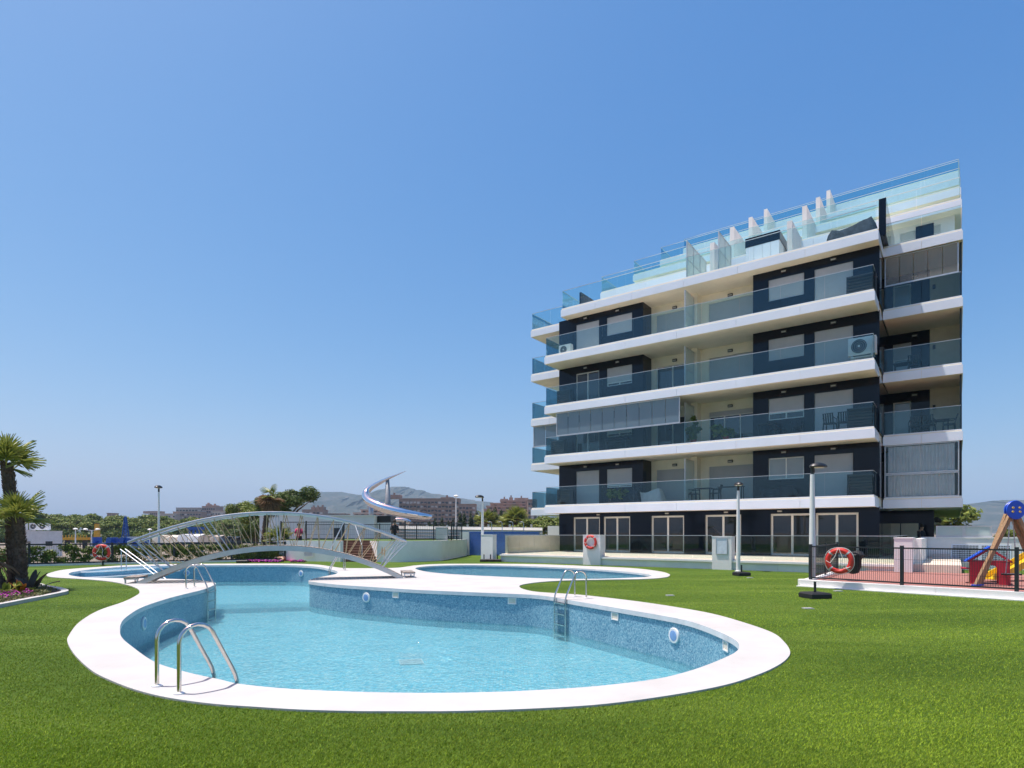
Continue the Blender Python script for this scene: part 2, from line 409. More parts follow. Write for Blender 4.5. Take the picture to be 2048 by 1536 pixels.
# ------------------------------------------------------------------ the setting: lawn, pool, deck, ground, hills
INNER_PX = [(1478,1298),(1470,1308),(1444,1321),(1396,1340),(1344,1355),(1291,1365),(1185,1377),(1080,1384),(990,1388),(868,1390),(722,1388),(583,1382),(481,1372),(437,1362),
 (378,1349),(311,1328),(264,1296),(244,1278),(240,1264),(243,1247),(258,1232),(290,1214),(349,1195),(405,1181),(428,1171.5),(431,1167.5),(420,1163.7),(392,1160.8),
 (339,1159),(290,1158),(234,1157),(180,1156),(150,1153.5),(137,1149.5),(146,1145),(175,1140.5),(210,1137),(260,1134),(330,1132.2),(420,1131.3),(500,1131),(580,1131.2),
 (632,1134),(661,1139.5),(675,1144.5),(672,1149),(650,1153.5),(628,1158),(619,1161.5),(622,1164.5),(673,1170.5),(761,1176.5),(849,1182),(980,1187.5),(1080,1192.5),
 (1156,1205),(1238,1218.6),(1344,1237),(1396,1250),(1449,1271),(1474,1286)]
OUTER_PX = [(1580,1305),(1575,1319),(1554,1335),(1515,1353),(1449,1374),(1344,1394),(1212,1412),(1080,1421),(917,1426.5),(771,1427),(700,1426.5),(598,1423.5),(510,1418),
 (422,1411.5),(334,1399),(270,1383),(223,1365),(188,1347.6),(161.5,1325.6),(144,1305),(135,1286),(138,1273),(158.6,1246.5),(197,1223),(246.5,1205.5),(270,1194),(279,1186.4),
 (273,1177.6),(246.5,1169),(211,1163),(158.6,1158.6),(106,1155.5),(93,1151),(104,1145.5),(135,1139.5),(208,1134),(260,1131),(330,1129.2),(420,1128.3),(500,1128),(580,1128.2),
 (629,1129.7),(658,1133),(685,1136.8),(731,1137.3),(790,1136.5),(814,1134),(834,1131.3),(878,1128.8),(960,1128.3),(1065,1129),(1171,1132.7),(1263,1137),(1316,1143),(1337,1148.5),
 (1339,1152.5),(1329,1156),(1290,1159),(1224,1160.2),(1145,1161.7),(1100,1163.7),(1065,1167),(1043,1171),(1039,1175),(1050,1180.5),(1080,1185.7),(1159,1191),(1264,1203),
 (1344,1214.7),(1423,1229),(1489,1247.6),(1544,1267.4),(1568,1286)]
SMALL_PX = [(831,1137),(863,1132.8),(937,1131),(1039,1132.7),(1145,1137),(1224,1142),(1276,1147),(1302,1151.5),(1290,1155),(1224,1158),(1171,1159),(1092,1158),(980,1153.5),(893,1148.5),(849,1143.5)]
INNER = ccw(spline([G(*p) for p in INNER_PX], 5)); OUTER = ccw(spline([G(*p) for p in OUTER_PX], 5)); SMALL = ccw(spline([G(*p) for p in SMALL_PX], 6))
WATER_Z, FLOOR_Z = -.80, -1.0
V2 = lambda *p: [Vector((x,y,0)) for x,y in p]
LAWN = ccw(V2((-42,-14),(46,-14),(46,62),(20,62),(2,50),(-8,47),(-13.0,35.6),(-20.8,31.7),(-23.6,29.7),(-30.5,24),(-42,15)))

lawn = fill(LAWN, [OUTER], 0.0); lawn.add(*skirt(LAWN, -1.2, 0.0)); lawn = lawn.build('lawn', 'turf', kind='structure')
dk = fill(OUTER, [INNER, SMALL], .022)
dk.add(*skirt(OUTER, -.05, .022)); pool_deck = dk.build('pool_deck', 'deck', kind='structure')
ce = MB(); ce.add(*skirt(INNER, -.075, .022, True)); ce.add(*skirt(SMALL, -.05, .022, True)); ce.build('coping_edge', 'coping_edge', pool_deck)
def uv_wall(P, z0, z1, name, mat, **k):
    n = len(P); V, F = skirt(P, z0, z1, True)
    me = bpy.data.meshes.new(name); me.from_pydata(V, [], F); me.materials.append(MAT[mat])
    acc = [0]
    for i in range(n): acc.append(acc[-1] + (P[(i+1)%n]-P[i]).length)
    uv = me.uv_layers.new(name='UVMap')
    for poly in me.polygons:
        for li in poly.loop_indices:
            vi = me.loops[li].vertex_index; i = vi % n
            u = acc[i]
            if i == 0 and poly.index == n-1: u = acc[n]
            uv.data[li].uv = (u, me.vertices[vi].co.z)
        poly.use_smooth = True
    return link(name, me, **k)
def uv_flat(mb, name, mat, **k):
    me = mb.mesh(name, mat); uv = me.uv_layers.new(name='UVMap')
    for l in me.loops:
        c = me.vertices[l.vertex_index].co; uv.data[l.index].uv = (c.x, c.y)
    return link(name, me, **k)
def uv_box(mb, name, mat, **k):             # planar UVs by the dominant axis of each face
    me = mb.mesh(name, mat); uv = me.uv_layers.new(name='UVMap')
    for p in me.polygons:
        nn = p.normal
        for li in p.loop_indices:
            c = me.vertices[me.loops[li].vertex_index].co
            if abs(nn.z) > .6: q = (c.x, c.y)
            else:
                t = Vector((-nn.y, nn.x, 0)).normalized(); q = (c.dot(t), c.z)
            uv.data[li].uv = q
    return link(name, me, **k)
WALLP = offset_poly(INNER, .03)
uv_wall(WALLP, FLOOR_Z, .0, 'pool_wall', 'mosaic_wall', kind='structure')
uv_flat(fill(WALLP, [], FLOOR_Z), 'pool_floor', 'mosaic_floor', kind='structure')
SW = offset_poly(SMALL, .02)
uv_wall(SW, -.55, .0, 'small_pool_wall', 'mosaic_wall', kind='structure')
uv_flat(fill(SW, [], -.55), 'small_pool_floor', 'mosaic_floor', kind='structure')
fill(WALLP, [], WATER_Z).build('pool_water', 'pool_water', kind='structure')
fill(SW, [], -.13).build('small_pool_water', 'small_pool_water', kind='structure')
# broad steps in the left end of the pool
for (pts, z) in (([(-18.75,25.75),(-18.0,26.0),(-17.4,26.9),(-17.1,28.4),(-17.1,31)], -.06), ([(-18.6,24.9),(-17.6,25.2),(-16.8,26.2),(-16.3,28),(-16.3,31)], -.24)):
    front = [Vector((a,b,z)) for a,b in pts]
    back = [Vector((-25, 31.5, z)), Vector((-25, 24.5, z))]
    ring = ccw(spline([Vector((p.x,p.y,0)) for p in front], 4, False) + [Vector((p.x,p.y,0)) for p in back])
    xs = np.array([p.x for p in ring]); ys = np.array([p.y for p in ring])
    # keep the step inside the pool outline: intersect by the fill of both rings
    pts2 = [Vector((p.x,p.y)) for p in ring] + [Vector((p.x,p.y)) for p in WALLP]; n1 = len(ring); n2 = len(WALLP)
    ed = [(i,(i+1)%n1) for i in range(n1)] + [(n1+i, n1+(i+1)%n2) for i in range(n2)]
    v, e, f, *_ = delaunay_2d_cdt(pts2, ed, [], 0, 1e-5)
    cxx = np.array([sum(v[i].x for i in t)/3 for t in f]); cyy = np.array([sum(v[i].y for i in t)/3 for t in f])
    keep = inside(ring, cxx, cyy) & inside(WALLP, cxx, cyy)
    mb = MB(); mb.v = [(p.x,p.y,z) for p in v]; nv = len(mb.v); mb.v += [(p.x,p.y,FLOOR_Z) for p in v]
    top = [tuple(t) if (v[t[1]]-v[t[0]]).cross(v[t[2]]-v[t[0]]) > 0 else tuple(reversed(t)) for t, k in zip(f, keep) if k]
    cnt = {}
    for t in top:
        for a, b_ in ((t[0],t[1]),(t[1],t[2]),(t[2],t[0])): cnt[(a,b_)] = 1
    side = [(a, nv+a, nv+b_, b_) for (a,b_) in cnt if (b_,a) not in cnt]
    mb.f = top + [s_[::-1] for s_ in side]
    st = uv_box(mb, 'pool_step', 'mosaic_step', kind='structure')
    nose = [p + Vector((0,0,z+.012)) for p in spline([Vector((p.x,p.y,0)) for p in front], 4, False)]
    nose = [p for p in nose if inside(WALLP, np.array([p.x]), np.array([p.y]))[0]]
    MB().tube(nose, .03, 6).build('step_nosing', 'white_paint', st)

# outer ground and hills
HOLE = V2((-41,-13),(45,-13),(45,40),(-12,34),(-22,29),(-41,14.5))
gr = fill(ccw(V2((-6000,-3000),(6000,-3000),(6000,6500),(-6000,6500))), [ccw(HOLE)], -1.2)
gr.build('ground', 'gravel_yard', kind='structure')
def hill(name, ridge, Yd, depth):
    pts = spline([AT(px,py,Yd) for px,py in ridge], 8, False); mb = MB(); rows = 14; n = len(pts)
    rs = np.random.default_rng(len(ridge))
    for r_ in range(rows+1):
        t = r_/rows
        for i, p in enumerate(pts):
            # forward slope falls from the crest towards the viewer, then a back slope
            k = 1-abs(t-.6)/.6 if t < .6 else 1-(t-.6)/.4
            zz = -2 + (p.z+2)*max(0,k)**.9 + (rs.normal()*12*k*(1-k) if r_ not in (0,rows) else 0)
            yy = Yd + (t-.6)*depth + (rs.normal()*25 if 0 < r_ < rows and abs(t-.6) > .05 else 0)
            mb.v.append((p.x*yy/Yd if False else p.x + rs.normal()*10, yy, zz))
    mb.f = [(r_*n+i, r_*n+i+1, (r_+1)*n+i+1, (r_+1)*n+i) for r_ in range(rows) for i in range(n-1)]
    return mb.build(name, 'hill_scrub', smooth=2, kind='structure')
hill('mountain', [(380,1075),(460,1040),(520,1005),(575,990),(620,983),(690,982),(730,988),(765,978),(795,971),(830,975),(870,985),(930,996),(980,1003),(1040,1012),(1110,1030),(1200,1055),(1280,1075)], 3400, 2400)
hill('mountain', [(1760,1070),(1850,1030),(1930,1006),(1985,999),(2060,997),(2150,985),(2300,975),(2500,1000),(2700,1050)], 2600, 1800)

# turf blades in the near lawn
def turf_blades(n=620000):
    Y = 3.9*(24/3.9)**(RNG.random(n)**1.35); X = (RNG.random(n)*2-1)*(Y*.88+.3)
    k = ~inside(OUTER, X, Y); X, Y = X[k], Y[k]; n = len(X)
    a = RNG.random(n)*2*math.pi; w = .0008+.0010*RNG.random(n)+.00028*Y; h = (.010+.011*RNG.random(n))*np.clip(1.15-Y*.03,.4,1)
    ln = RNG.normal(size=(n,2))*.009; ln[:,0] += .006
    V = np.zeros((n,3,3))
    V[:,0,0] = X-np.cos(a)*w; V[:,0,1] = Y-np.sin(a)*w; V[:,1,0] = X+np.cos(a)*w; V[:,1,1] = Y+np.sin(a)*w
    V[:,2,0] = X+ln[:,0]; V[:,2,1] = Y+ln[:,1]; V[:,2,2] = h
    me = bpy.data.meshes.new('turf_blades'); me.vertices.add(3*n); me.vertices.foreach_set('co', V.ravel())
    me.loops.add(3*n); me.loops.foreach_set('vertex_index', np.arange(3*n)); me.polygons.add(n)
    me.polygons.foreach_set('loop_start', np.arange(0,3*n,3)); me.update(calc_edges=True)
    # fibre shade: fine mix of two yarn colours; drifts paint in pile-lay light bands
    dr = .5+.28*np.sin(.55*X+.95*Y+.9*np.sin(.6*X-.2*Y))+.22*np.sin(X*.9+1.3*np.sin(Y*.7))*np.sin(Y*1.6+.8*np.cos(X*.5))
    sh = np.clip(.18+.46*dr+.24*RNG.normal(size=n), 0, 1)
    at = me.attributes.new('shade', 'FLOAT', 'POINT'); at.data.foreach_set('value', np.repeat(sh,3).astype(np.float32))
    me.materials.append(MAT['turf_blade'])
    return link('turf_blades', me, label='short green artificial turf fibres around the pool', cat='turf', kind='stuff')
turf_blades()

# ------------------------------------------------------------------ foliage helper
def leaf_mesh(name, blobs, n, size, mat, seed=0, flat=.0, thick=.35, aspect=1.0, up=.35):
    """n leaf quads spread near the skins of ellipsoid blobs (cx,cy,cz,rx,ry,rz)"""
    rg = np.random.default_rng(seed); B = np.array(blobs, float)
    wt = (B[:,3]*B[:,4]+B[:,4]*B[:,5]+B[:,3]*B[:,5]); wt /= wt.sum()
    idx = rg.choice(len(B), n, p=wt); d = rg.normal(size=(n,3)); d /= np.linalg.norm(d,axis=1)[:,None]
    r = 1-thick*rg.random(n)**1.3 + .07*rg.normal(size=n)
    C = B[idx,:3] + d*r[:,None]*B[idx,3:6]
    nn = d + rg.normal(size=(n,3))*.8 + np.array([0,0,up]); nn /= np.linalg.norm(nn,axis=1)[:,None]
    t = np.cross(nn, rg.normal(size=(n,3))); t /= np.linalg.norm(t,axis=1)[:,None]; u = np.cross(nn,t)
    s = size*(.55+.9*rg.random(n))[:,None]
    V = np.stack([C-t*s*.5*aspect, C+u*s*.32, C+t*s*.5*aspect, C-u*s*.32], 1)
    me = bpy.data.meshes.new(name); me.vertices.add(4*n); me.vertices.foreach_set('co', V.ravel())
    me.loops.add(4*n); me.loops.foreach_set('vertex_index', np.arange(4*n)); me.polygons.add(n)
    me.polygons.foreach_set('loop_start', np.arange(0,4*n,4)); me.update(calc_edges=True)
    cl = rg.random(len(B))
    sh = np.clip(.5+.18*rg.normal(size=n)+.35*(cl[idx]-.5),0,1)
    at = me.attributes.new('shade','FLOAT','POINT'); at.data.foreach_set('value', np.repeat(sh,4).astype(np.float32))
    me.materials.append(MAT[mat]); return me

# ------------------------------------------------------------------ apartment building (local frame: x along the front to the right, y into the depth)
P0 = Vector((16.34, 27.26, 0)); BROT = -math.atan2(.5903, .8072)
CB, SB = math.cos(BROT), math.sin(BROT)
def bl(x, y, z=0):                          # building local -> world
    return Vector((P0.x + CB*x - SB*y, P0.y + SB*x + CB*y, z))
def lx(px, v):                              # local x of a photo column on the plane y = v
    r = (px-CX)/FPX; return (r*(P0.y+CB*v) - (P0.x-SB*v)) / (CB - r*SB)
def lz(px, py, v):
    a = lx(px, v); w = bl(a, v); return CAMH + (HY-py)/FPX*w.y
BLD = thing('apartment_building', 'terraced apartment block with white balcony bands, dark glossy cladding and glass balustrades', 'building', P0, BROT)
Z = [.45, 3.36, 6.456, 9.55, 12.657, 15.75, 18.8, 21.9, 25.0, 28.1]
FH = .525

def wall_face(x0, x1, z0, z1, v, openings, rev=.14):
    """front-facing wall with openings (x0,x1,z0,z1) and their reveals"""
    xs = sorted({x0,x1,*[o[0] for o in openings],*[o[1] for o in openings]}); zs = sorted({z0,z1,*[o[2] for o in openings],*[o[3] for o in openings]})
    mb = MB()
    for i in range(len(xs)-1):
        for j in range(len(zs)-1):
            mx, mz = (xs[i]+xs[i+1])/2, (zs[j]+zs[j+1])/2
            if any(o[0] < mx < o[1] and o[2] < mz < o[3] for o in openings): continue
            mb.quad((xs[i],v,zs[j]),(xs[i+1],v,zs[j]),(xs[i+1],v,zs[j+1]),(xs[i],v,zs[j+1]))
    for a,b,c,d in openings:
        w = v+rev
        mb.quad((a,v,c),(a,v,d),(a,w,d),(a,w,c)); mb.quad((b,v,c),(b,w,c),(b,w,d),(b,v,d))
        mb.quad((a,v,d),(b,v,d),(b,w,d),(a,w,d)); mb.quad((a,v,c),(a,w,c),(b,w,c),(b,v,c))
    return mb
def shutter_mesh(x0, x1, z0, z1, v):
    mb = MB(); n = max(3, int((z1-z0)/.055)); h = (z1-z0)/n
    for i in range(n):
        a = z0+i*h
        mb.quad((x0,v,a+h*.14),(x1,v,a+h*.14),(x1,v,a+h),(x0,v,a+h))
        mb.quad((x0,v+.009,a),(x1,v+.009,a),(x1,v,a+h*.14),(x0,v,a+h*.14))
    return mb
def window(x0, x1, z0, z1, v, down=1.0, parent=BLD, pane='pane_dark', mull=2, name='window', fw=.055, frame='window_frame', shut='shutter', openf=None):
    """frame part with panes and a roller shutter lowered by the fraction down"""
    f = MB(); w = v+.10
    f.box(x0,x0+fw,w-.03,w+.03,z0,z1).box(x1-fw,x1,w-.03,w+.03,z0,z1).box(x0+fw,x1-fw,w-.03,w+.03,z1-fw,z1).box(x0+fw,x1-fw,w-.03,w+.03,z0,z0+fw)
    for i in range(1, mull):
        xm = x0+(x1-x0)*i/mull; f.box(xm-fw*.55,xm+fw*.55,w-.028,w+.028,z0+fw,z1-fw)
    o = f.build(name, frame, parent)
    for i in range(mull):
        a = x0+(x1-x0)*i/mull+fw*.4; b = x0+(x1-x0)*(i+1)/mull-fw*.4
        MB().box(a,b,w-.008,w+.004,z0+fw*.5,z1-fw*.5).build('pane', 'far_window' if openf == i else pane, o)
    if down > 0:
        zt = z1-.01; zb = z0+.01+(1-down)*(z1-z0-.02)
        shutter_mesh(x0+.02, x1-.02, zb, zt, v+.045).build('roller_shutter', shut, o)
        if down < 1: MB().box(x0+.02,x1-.02,v+.04,v+.06,zb-.05,zb).build('shutter_bar', 'window_frame', o)
    return o
def fascia(parent, x0, x1, v, zt, n=5, h=FH, splits=None, gap=.014):
    xs = splits or [x0+(x1-x0)*i/n for i in range(n+1)]
    for a,b in zip(xs[:-1], xs[1:]):
        MB().box(a+gap/2, b-gap/2, v, v+.04, zt-h, zt-.11).build('fascia_panel', 'white_panel', parent)
    box('fascia_lip', x0+.05, x1-.05, v+.05, v+.09, zt-.12, zt, 'white_panel', parent)
def fascia_side(parent, x, v0, v1, zt, out=1, h=FH):
    a,b = (x-.04, x) if out > 0 else (x, x+.04)
    MB().box(a, b, v0+.042, v1, zt-h, zt-.11).build('fascia_panel', 'white_panel', parent)
    a,b = (x-.09, x-.05) if out > 0 else (x+.05, x+.09)
    MB().box(a, b, v0+.10, v1, zt-.12, zt).build('fascia_lip', 'white_panel', parent)
def glass_run(parent, a, b, z0, z1, n, mat='balcony_glass', rail=True, th=.012):
    """balustrade of n panels from local point a to b (x,y)"""
    A = Vector((a[0],a[1],0)); B = Vector((b[0],b[1],0)); d = (B-A)/n; u = d.normalized()
    for i in range(n):
        p = A+d*i+u*.008; q = A+d*(i+1)-u*.008
        MB().bar(p+Vector((0,0,(z0+z1)/2)), q+Vector((0,0,(z0+z1)/2)), th, z1-z0).build('glass_panel', mat, parent)
    if rail:
        MB().bar(A+Vector((0,0,z1+.012)), B+Vector((0,0,z1+.012)), .03, .022).build('handrail', 'galv', parent)
def wall_lamp(x, z, v, parent=BLD):
    o = MB().box(x-.13,x+.13,v-.10,v-.002,z-.07,z+.07).build('wall_lamp', 'lamp_dark', parent)
    MB().box(x-.105,x+.105,v-.112,v-.1,z-.05,z+.02).build('lamp_lens', 'ring_tape', o)

XL, XR = -17.75, 0.03                        # dark wall ends
BLK_L, BLK_R = -11.94, -5.72                 # inner ends of the two dark blocks
VW, VC = 1.75, 2.95                          # dark wall plane, cream recess plane
# inner masses (never seen through the closed fronts)
box('core_wall', XL+.02, -.03, VC+.32, 8.0, .45, Z[5]-.55, 'cream_render', BLD)
front_balconies = []
for L in range(1, 5):
    zt = Z[L]; top = Z[L+1]-FH
    s = MB().box(-17.71, -.04, .04, VC+.3, zt-FH+.03, zt-.03).build('balcony', 'cream_render', BLD)
    front_balconies.append(s)
    jx = [lx(p, 0) for p in (1250, 1353, 1472, 1600)]
    fascia(s, -17.75, 0, 0, zt, splits=[-17.75, *jx, 0])
    fascia_side(s, 0, 0, VW, zt, 1); fascia_side(s, -17.75, 0, VW+1.4, zt, -1)
    glass_run(s, (-17.66,.075), (-.09,.075), zt-.06, zt+1.09, 9)
    glass_run(s, (-.08,.09), (-.08,VW-.02), zt-.06, zt+1.09, 1); glass_run(s, (-17.67,.09), (-17.67,VW+1.3), zt-.06, zt+1.09, 2)
    # dark blocks with a door and a window each
    ld = (lx(1152,VW), lx(1198,VW), zt, zt+2.15); lw = (lx(1213.5,VW), lx(1264,VW), zt+1.03, zt+2.15)
    rw = (lx(1537,VW), lx(1608,VW), zt+1.03, zt+2.15); rd = (lx(1629,VW), lx(1706,VW), zt, zt+2.15)
    for nm, x0, x1, ops in (('l', XL, BLK_L, [ld,lw]), ('r', BLK_R, XR, [rw,rd])):
        w = wall_face(x0, x1, zt-.05, top+.04, VW, ops)
        if nm == 'l':
            w.quad((x1,VW,zt-.05),(x1,VC+.3,zt-.05),(x1,VC+.3,top+.04),(x1,VW,top+.04)); w.quad((x0,VW,zt-.05),(x0,VW,top+.04),(x0,8,top+.04),(x0,8,zt-.05))
        else:
            w.quad((x0,VW,zt-.05),(x0,VW,top+.04),(x0,VC+.3,top+.04),(x0,VC+.3,zt-.05)); w.quad((x1,VW,zt-.05),(x1,8.5,zt-.05),(x1,8.5,top+.04),(x1,VW,top+.04))
        w.build('cladding_wall', 'dark_cladding', BLD)
    st = {4:(1,1,1,1,1,1), 3:(0,.82,0,1,1,1), 2:(.3,.8,0,.12,.68,1), 1:(1,.88,1,1,0,1)}[L]
    window(*ld, VW, st[0], name='balcony_door', openf=0 if L == 3 else None, pane='pane_dark'); window(*lw, VW, st[1])
    window(*rw, VW, st[4], pane='pane_grey' if L == 1 else 'pane_dark'); window(*rd, VW, st[5], name='balcony_door')
    # cream recess
    cl = (-11.62, -9.62, zt, zt+2.05); cr = (-8.45, -5.86, zt, zt+2.05)
    w = wall_face(BLK_L, BLK_R, zt-.05, top+.04, VC, [cl,cr]); w.build('recess_wall', 'cream_render', BLD)
    window(*cl, VC, st[2], name='balcony_door', openf=1 if st[2] == 0 and L == 2 else None); window(*cr, VC, st[3], name='balcony_door', mull=3)
    box('column', -9.28, -8.92, 2.35, VC-.003, zt-.03, top+.03, 'cream_render', BLD)
    # frosted screen between the two flats
    sc_ = MB().box(-9.135,-9.085,.92,.97,zt-.03,zt+2.38).box(-9.135,-9.085,2.30,2.346,zt-.03,zt+2.38).box(-9.13,-9.09,.97,2.3,zt+2.33,zt+2.38).box(-9.13,-9.09,.97,2.3,zt+1.12,zt+1.17)
    sc_ = sc_.build('divider_screen', 'galv', BLD)
    MB().box(-9.115,-9.105,.97,2.3,zt,zt+1.12).build('screen_pane', 'frosted_glass', sc_); MB().box(-9.115,-9.105,.97,2.3,zt+1.17,zt+2.33).build('screen_pane', 'frosted_glass', sc_)
    for px in (1172, 1236): wall_lamp(lx(px,VW), zt+2.42, VW)
    for px in (1568, 1667): wall_lamp(lx(px,VW), zt+2.42, VW)
    for px in (1350, 1461): wall_lamp(lx(px,VC), zt+2.28, VC)

# wings left and right of the front: slabs, loggias
def wing(x0, x1, v0, side):
    for L in range(1, 6):
        zt = Z[L]; top = Z[L+1]-FH if L < 5 else 0
        s = MB().box(x0+.04, x1-.04, v0+.04, 8.25, zt-FH+.03, zt-.03).build('balcony', 'cream_render', BLD)
        fascia(s, x0, x1, v0, zt, 2)
        fascia_side(s, x1 if side > 0 else x0, v0, 8.2, zt, side)
        ox = x1-.08 if side > 0 else x0+.08; gx = (x0+.06, x1-.08) if side > 0 else (x0+.08, x1-.06)
        if not (side > 0 and L == 1): glass_run(s, (gx[0], v0+.075), (gx[1], v0+.075), zt-.06, zt+1.09, 2, 'balcony_glass')
        if side < 0: glass_run(s, (ox, v0+.09), (ox, 8.0), zt-.06, zt+1.09, 3)
        if L == 5: continue
        if side > 0:
            b = 6.4
            wall_face(-.3, 1.86, zt-.05, top+.04, b, [(.25,1.05,zt,zt+2.1)]).build('cladding_wall', 'dark_cladding', BLD)
            window(.25, 1.05, zt, zt+2.1, b, 0 if L != 3 else .4, name='balcony_door', pane='pane_grey', mull=1)
            wall_face(1.86, x1-.1, zt-.05, top+.04, b+.004, []).build('loggia_wall', 'beige_wall', BLD)
            box('end_wall', x1-.11, x1-.05, v0+.5, b, zt-.03, top+.04, 'beige_wall', BLD)
            box('end_post', x1-.12, x1-.04, v0+.40, v0+.46, zt-.03, top+.04, 'black_paint', BLD)
            wall_lamp(1.2, zt+2.4, b)
            wl = MB().box(1.98,2.1,b-.10,b-.01,zt+1.55,zt+1.75).build('wall_lamp', 'lamp_dark', BLD)
        else:
            wall_face(x0+.6, x1+.1, zt-.05, top+.04, 8.2, []).build('loggia_wall', 'cream_render', BLD)
wing(.03, 3.21, 3.27, 1)
wing(-20.9, -17.78, 3.1, -1)

# roof terrace slab over the front part (a little set back) and the terraced storeys behind
VF = [None,0,0,0,0,.95,6.9,12.3,17.7,23.2]
s5 = MB().box(-17.10, .02, .99, 8.2, Z[5]-FH+.03, Z[5]-.03).build('balcony', 'cream_render', BLD)
fascia(s5, -17.14, .06, .95, Z[5], splits=[-17.14, *[lx(p,.95) for p in (1190,1263,1367,1475,1610)], .06])
fascia_side(s5, .06, .95, 3.2, Z[5], 1); fascia_side(s5, -17.14, .95, 8, Z[5], -1)
glass_run(s5, (-17.05,1.03), (-.03,1.03), Z[5]-.06, Z[5]+1.09, 9, 'roof_glass'); glass_run(s5, (-17.06,1.05), (-17.06,6.8), Z[5]-.06, Z[5]+1.09, 4, 'roof_glass')
box('roof_divider_wall', -.02, .28, 1.9, 6.9, Z[5], Z[5]+1.75, 'dark_cladding', BLD)
box('roof_divider_wall', -16.1, -15.98, 1.5, 3.6, Z[5], Z[5]+.95, 'dark_cladding', BLD)
for L in range(6, 10):
    v = VF[L]; zt = Z[L]; x0, x1 = -17.5, 3.2; back = 30
    s = MB().box(x0+.04, x1-.04, v+.04, back, zt-FH+.03, zt-.03).build('balcony', 'cream_render', BLD)
    fascia(s, x0, x1, v, zt, 6); fascia_side(s, x1, v, back, zt, 1); fascia_side(s, x0, v, back, zt, -1)
    gh = 1.05 if L < 9 else .8
    glass_run(s, (x0+.08, v+.075), (x1-.08, v+.075), zt-.06, zt+gh, 11, 'roof_glass'); glass_run(s, (x0+.08, v+.09), (x0+.08, v+5.2), zt-.06, zt+gh, 3, 'roof_glass'); glass_run(s, (x1-.08, v+.09), (x1-.08, v+5.2), zt-.06, zt+gh, 3, 'roof_glass')
    # storey below this deck: set-back front with wide glazed openings
    zb = Z[L-1]; wv = v+.75
    ops = [(-15.6,-11.2,zb+.02,zb+2.25), (-8.2,-6.6,zb+.02,zb+2.1), (-4.1,-.6,zb+.02,zb+2.25), (.5,2.3,zb+.02,zb+2.25)]
    w = wall_face(x0+.35, x1-.3, zb-.05, zt-FH+.06, wv, ops)
    w.quad((x0+.35,wv,zb-.05),(x0+.35,wv,zt-FH+.06),(x0+.35,back,zt-FH+.06),(x0+.35,back,zb-.05)); w.quad((x1-.3,wv,zb-.05),(x1-.3,back,zb-.05),(x1-.3,back,zt-FH+.06),(x1-.3,wv,zt-FH+.06))
    w.build('terrace_wall', 'white_render', BLD)
    for q in ops: window(*q, wv, .18 if q is not ops[1] else 1, name='terrace_door', pane='pane_grey', mull=3 if q[1]-q[0] > 3 else 2, shut='grey_metal_wall')
    box('cladding_strip', 1.9 if L % 2 else 1.2, 2.7 if L % 2 else 2.0, wv-.03, wv-.003, zb, zb+2.4, 'dark_cladding', BLD)
    # awning box over the wide openings
    for a, b in ((-15.8,-11.0), (-4.3,-.4)):
        box('awning_box', a, b, wv-.35, wv-.005, zb+2.2, zb+2.42, 'galv', BLD)
    # white fin walls between the terraces, tops sloping down to the front
    k = L-6
    for fx in ((-8.7,-9.04,-9.32,-9.6)[k], (-4.45,-4.63,-4.8,-5.0)[k]):
        MB().box(fx-.13, fx+.13, (4.3,9.4,15.0,20.6)[k], wv-.003, zb-.02, zt+.02).build('fin_wall', 'white_render', BLD)
# stair box on the roof terrace: pale panels under a dark band
sx0, sx1 = -6.5, -4.75
sb = box('stair_box', sx0, sx1, 3.3, 6.9, Z[5]-.02, Z[5]+1.75, 'white_render', BLD)
box('dark_band', sx0-.03, sx1+.03, 3.27, 6.9, Z[5]+1.75, Z[5]+2.25, 'dark_cladding', sb)
for i in range(4):
    a = sx0+(sx1-sx0)*i/4; box('facing_panel', a+.01, a+(sx1-sx0)/4-.01, 3.27, 3.297, Z[5]+.02, Z[5]+1.72, 'white_panel', sb)
# frosted dividers on the roof terrace
for fx, v1 in ((-9.1, 4.4), (-7.35, 3.4)):
    m_ = MB(); n_ = 3 if v1 > 4 else 2; vs_ = [1.2+(v1-1.2)*i/n_ for i in range(n_+1)]
    for q in vs_: m_.box(fx-.025,fx+.025,q-.025,q+.025,Z[5]-.02,Z[5]+2.1)
    m_.box(fx-.02,fx+.02,vs_[0],vs_[-1],Z[5]+2.06,Z[5]+2.1).box(fx-.02,fx+.02,vs_[0],vs_[-1],Z[5]+1.1,Z[5]+1.14)
    o = m_.build('divider_screen', 'galv', BLD)
    for a,b in zip(vs_[:-1],vs_[1:]):
        box('screen_pane', fx-.006, fx+.006, a+.025, b-.025, Z[5]+.02, Z[5]+1.1, 'frosted_glass', o); box('screen_pane', fx-.006, fx+.006, a+.025, b-.025, Z[5]+1.14, Z[5]+2.06, 'frosted_glass', o)

# folding glass enclosure over the second balcony and the wing enclosures
def enclosure(x0, x1, v, z0, z1, n, pane='room_glass', frame='galv'):
    f = MB().box(x0-.05,x0,v-.03,v+.03,z0,z1).box(x1,x1+.05,v-.03,v+.03,z0,z1).box(x0,x1,v-.03,v+.03,z1-.06,z1).box(x0,x1,v-.03,v+.03,z0,z0+.06)
    o = f.build('glazed_enclosure', frame, BLD); w = (x1-x0)/n
    for i in range(n):
        p = MB().box(x0+i*w+.012,x0+(i+1)*w-.012,v-.006,v+.006,z0+.06,z1-.06).build('glass_panel', pane, o)
    return o
enclosure(-16.9, -9.15, .16, Z[2]+1.13, Z[3]-FH+.0, 10, 'enclosure_glass')
enclosure(-20.75, -17.9, 3.3, Z[2]+1.13, Z[3]-FH, 3, 'enclosure_glass')
enclosure(.15, 3.0, 3.45, Z[4]+1.13, Z[5]-FH, 5, 'loggia_glass')
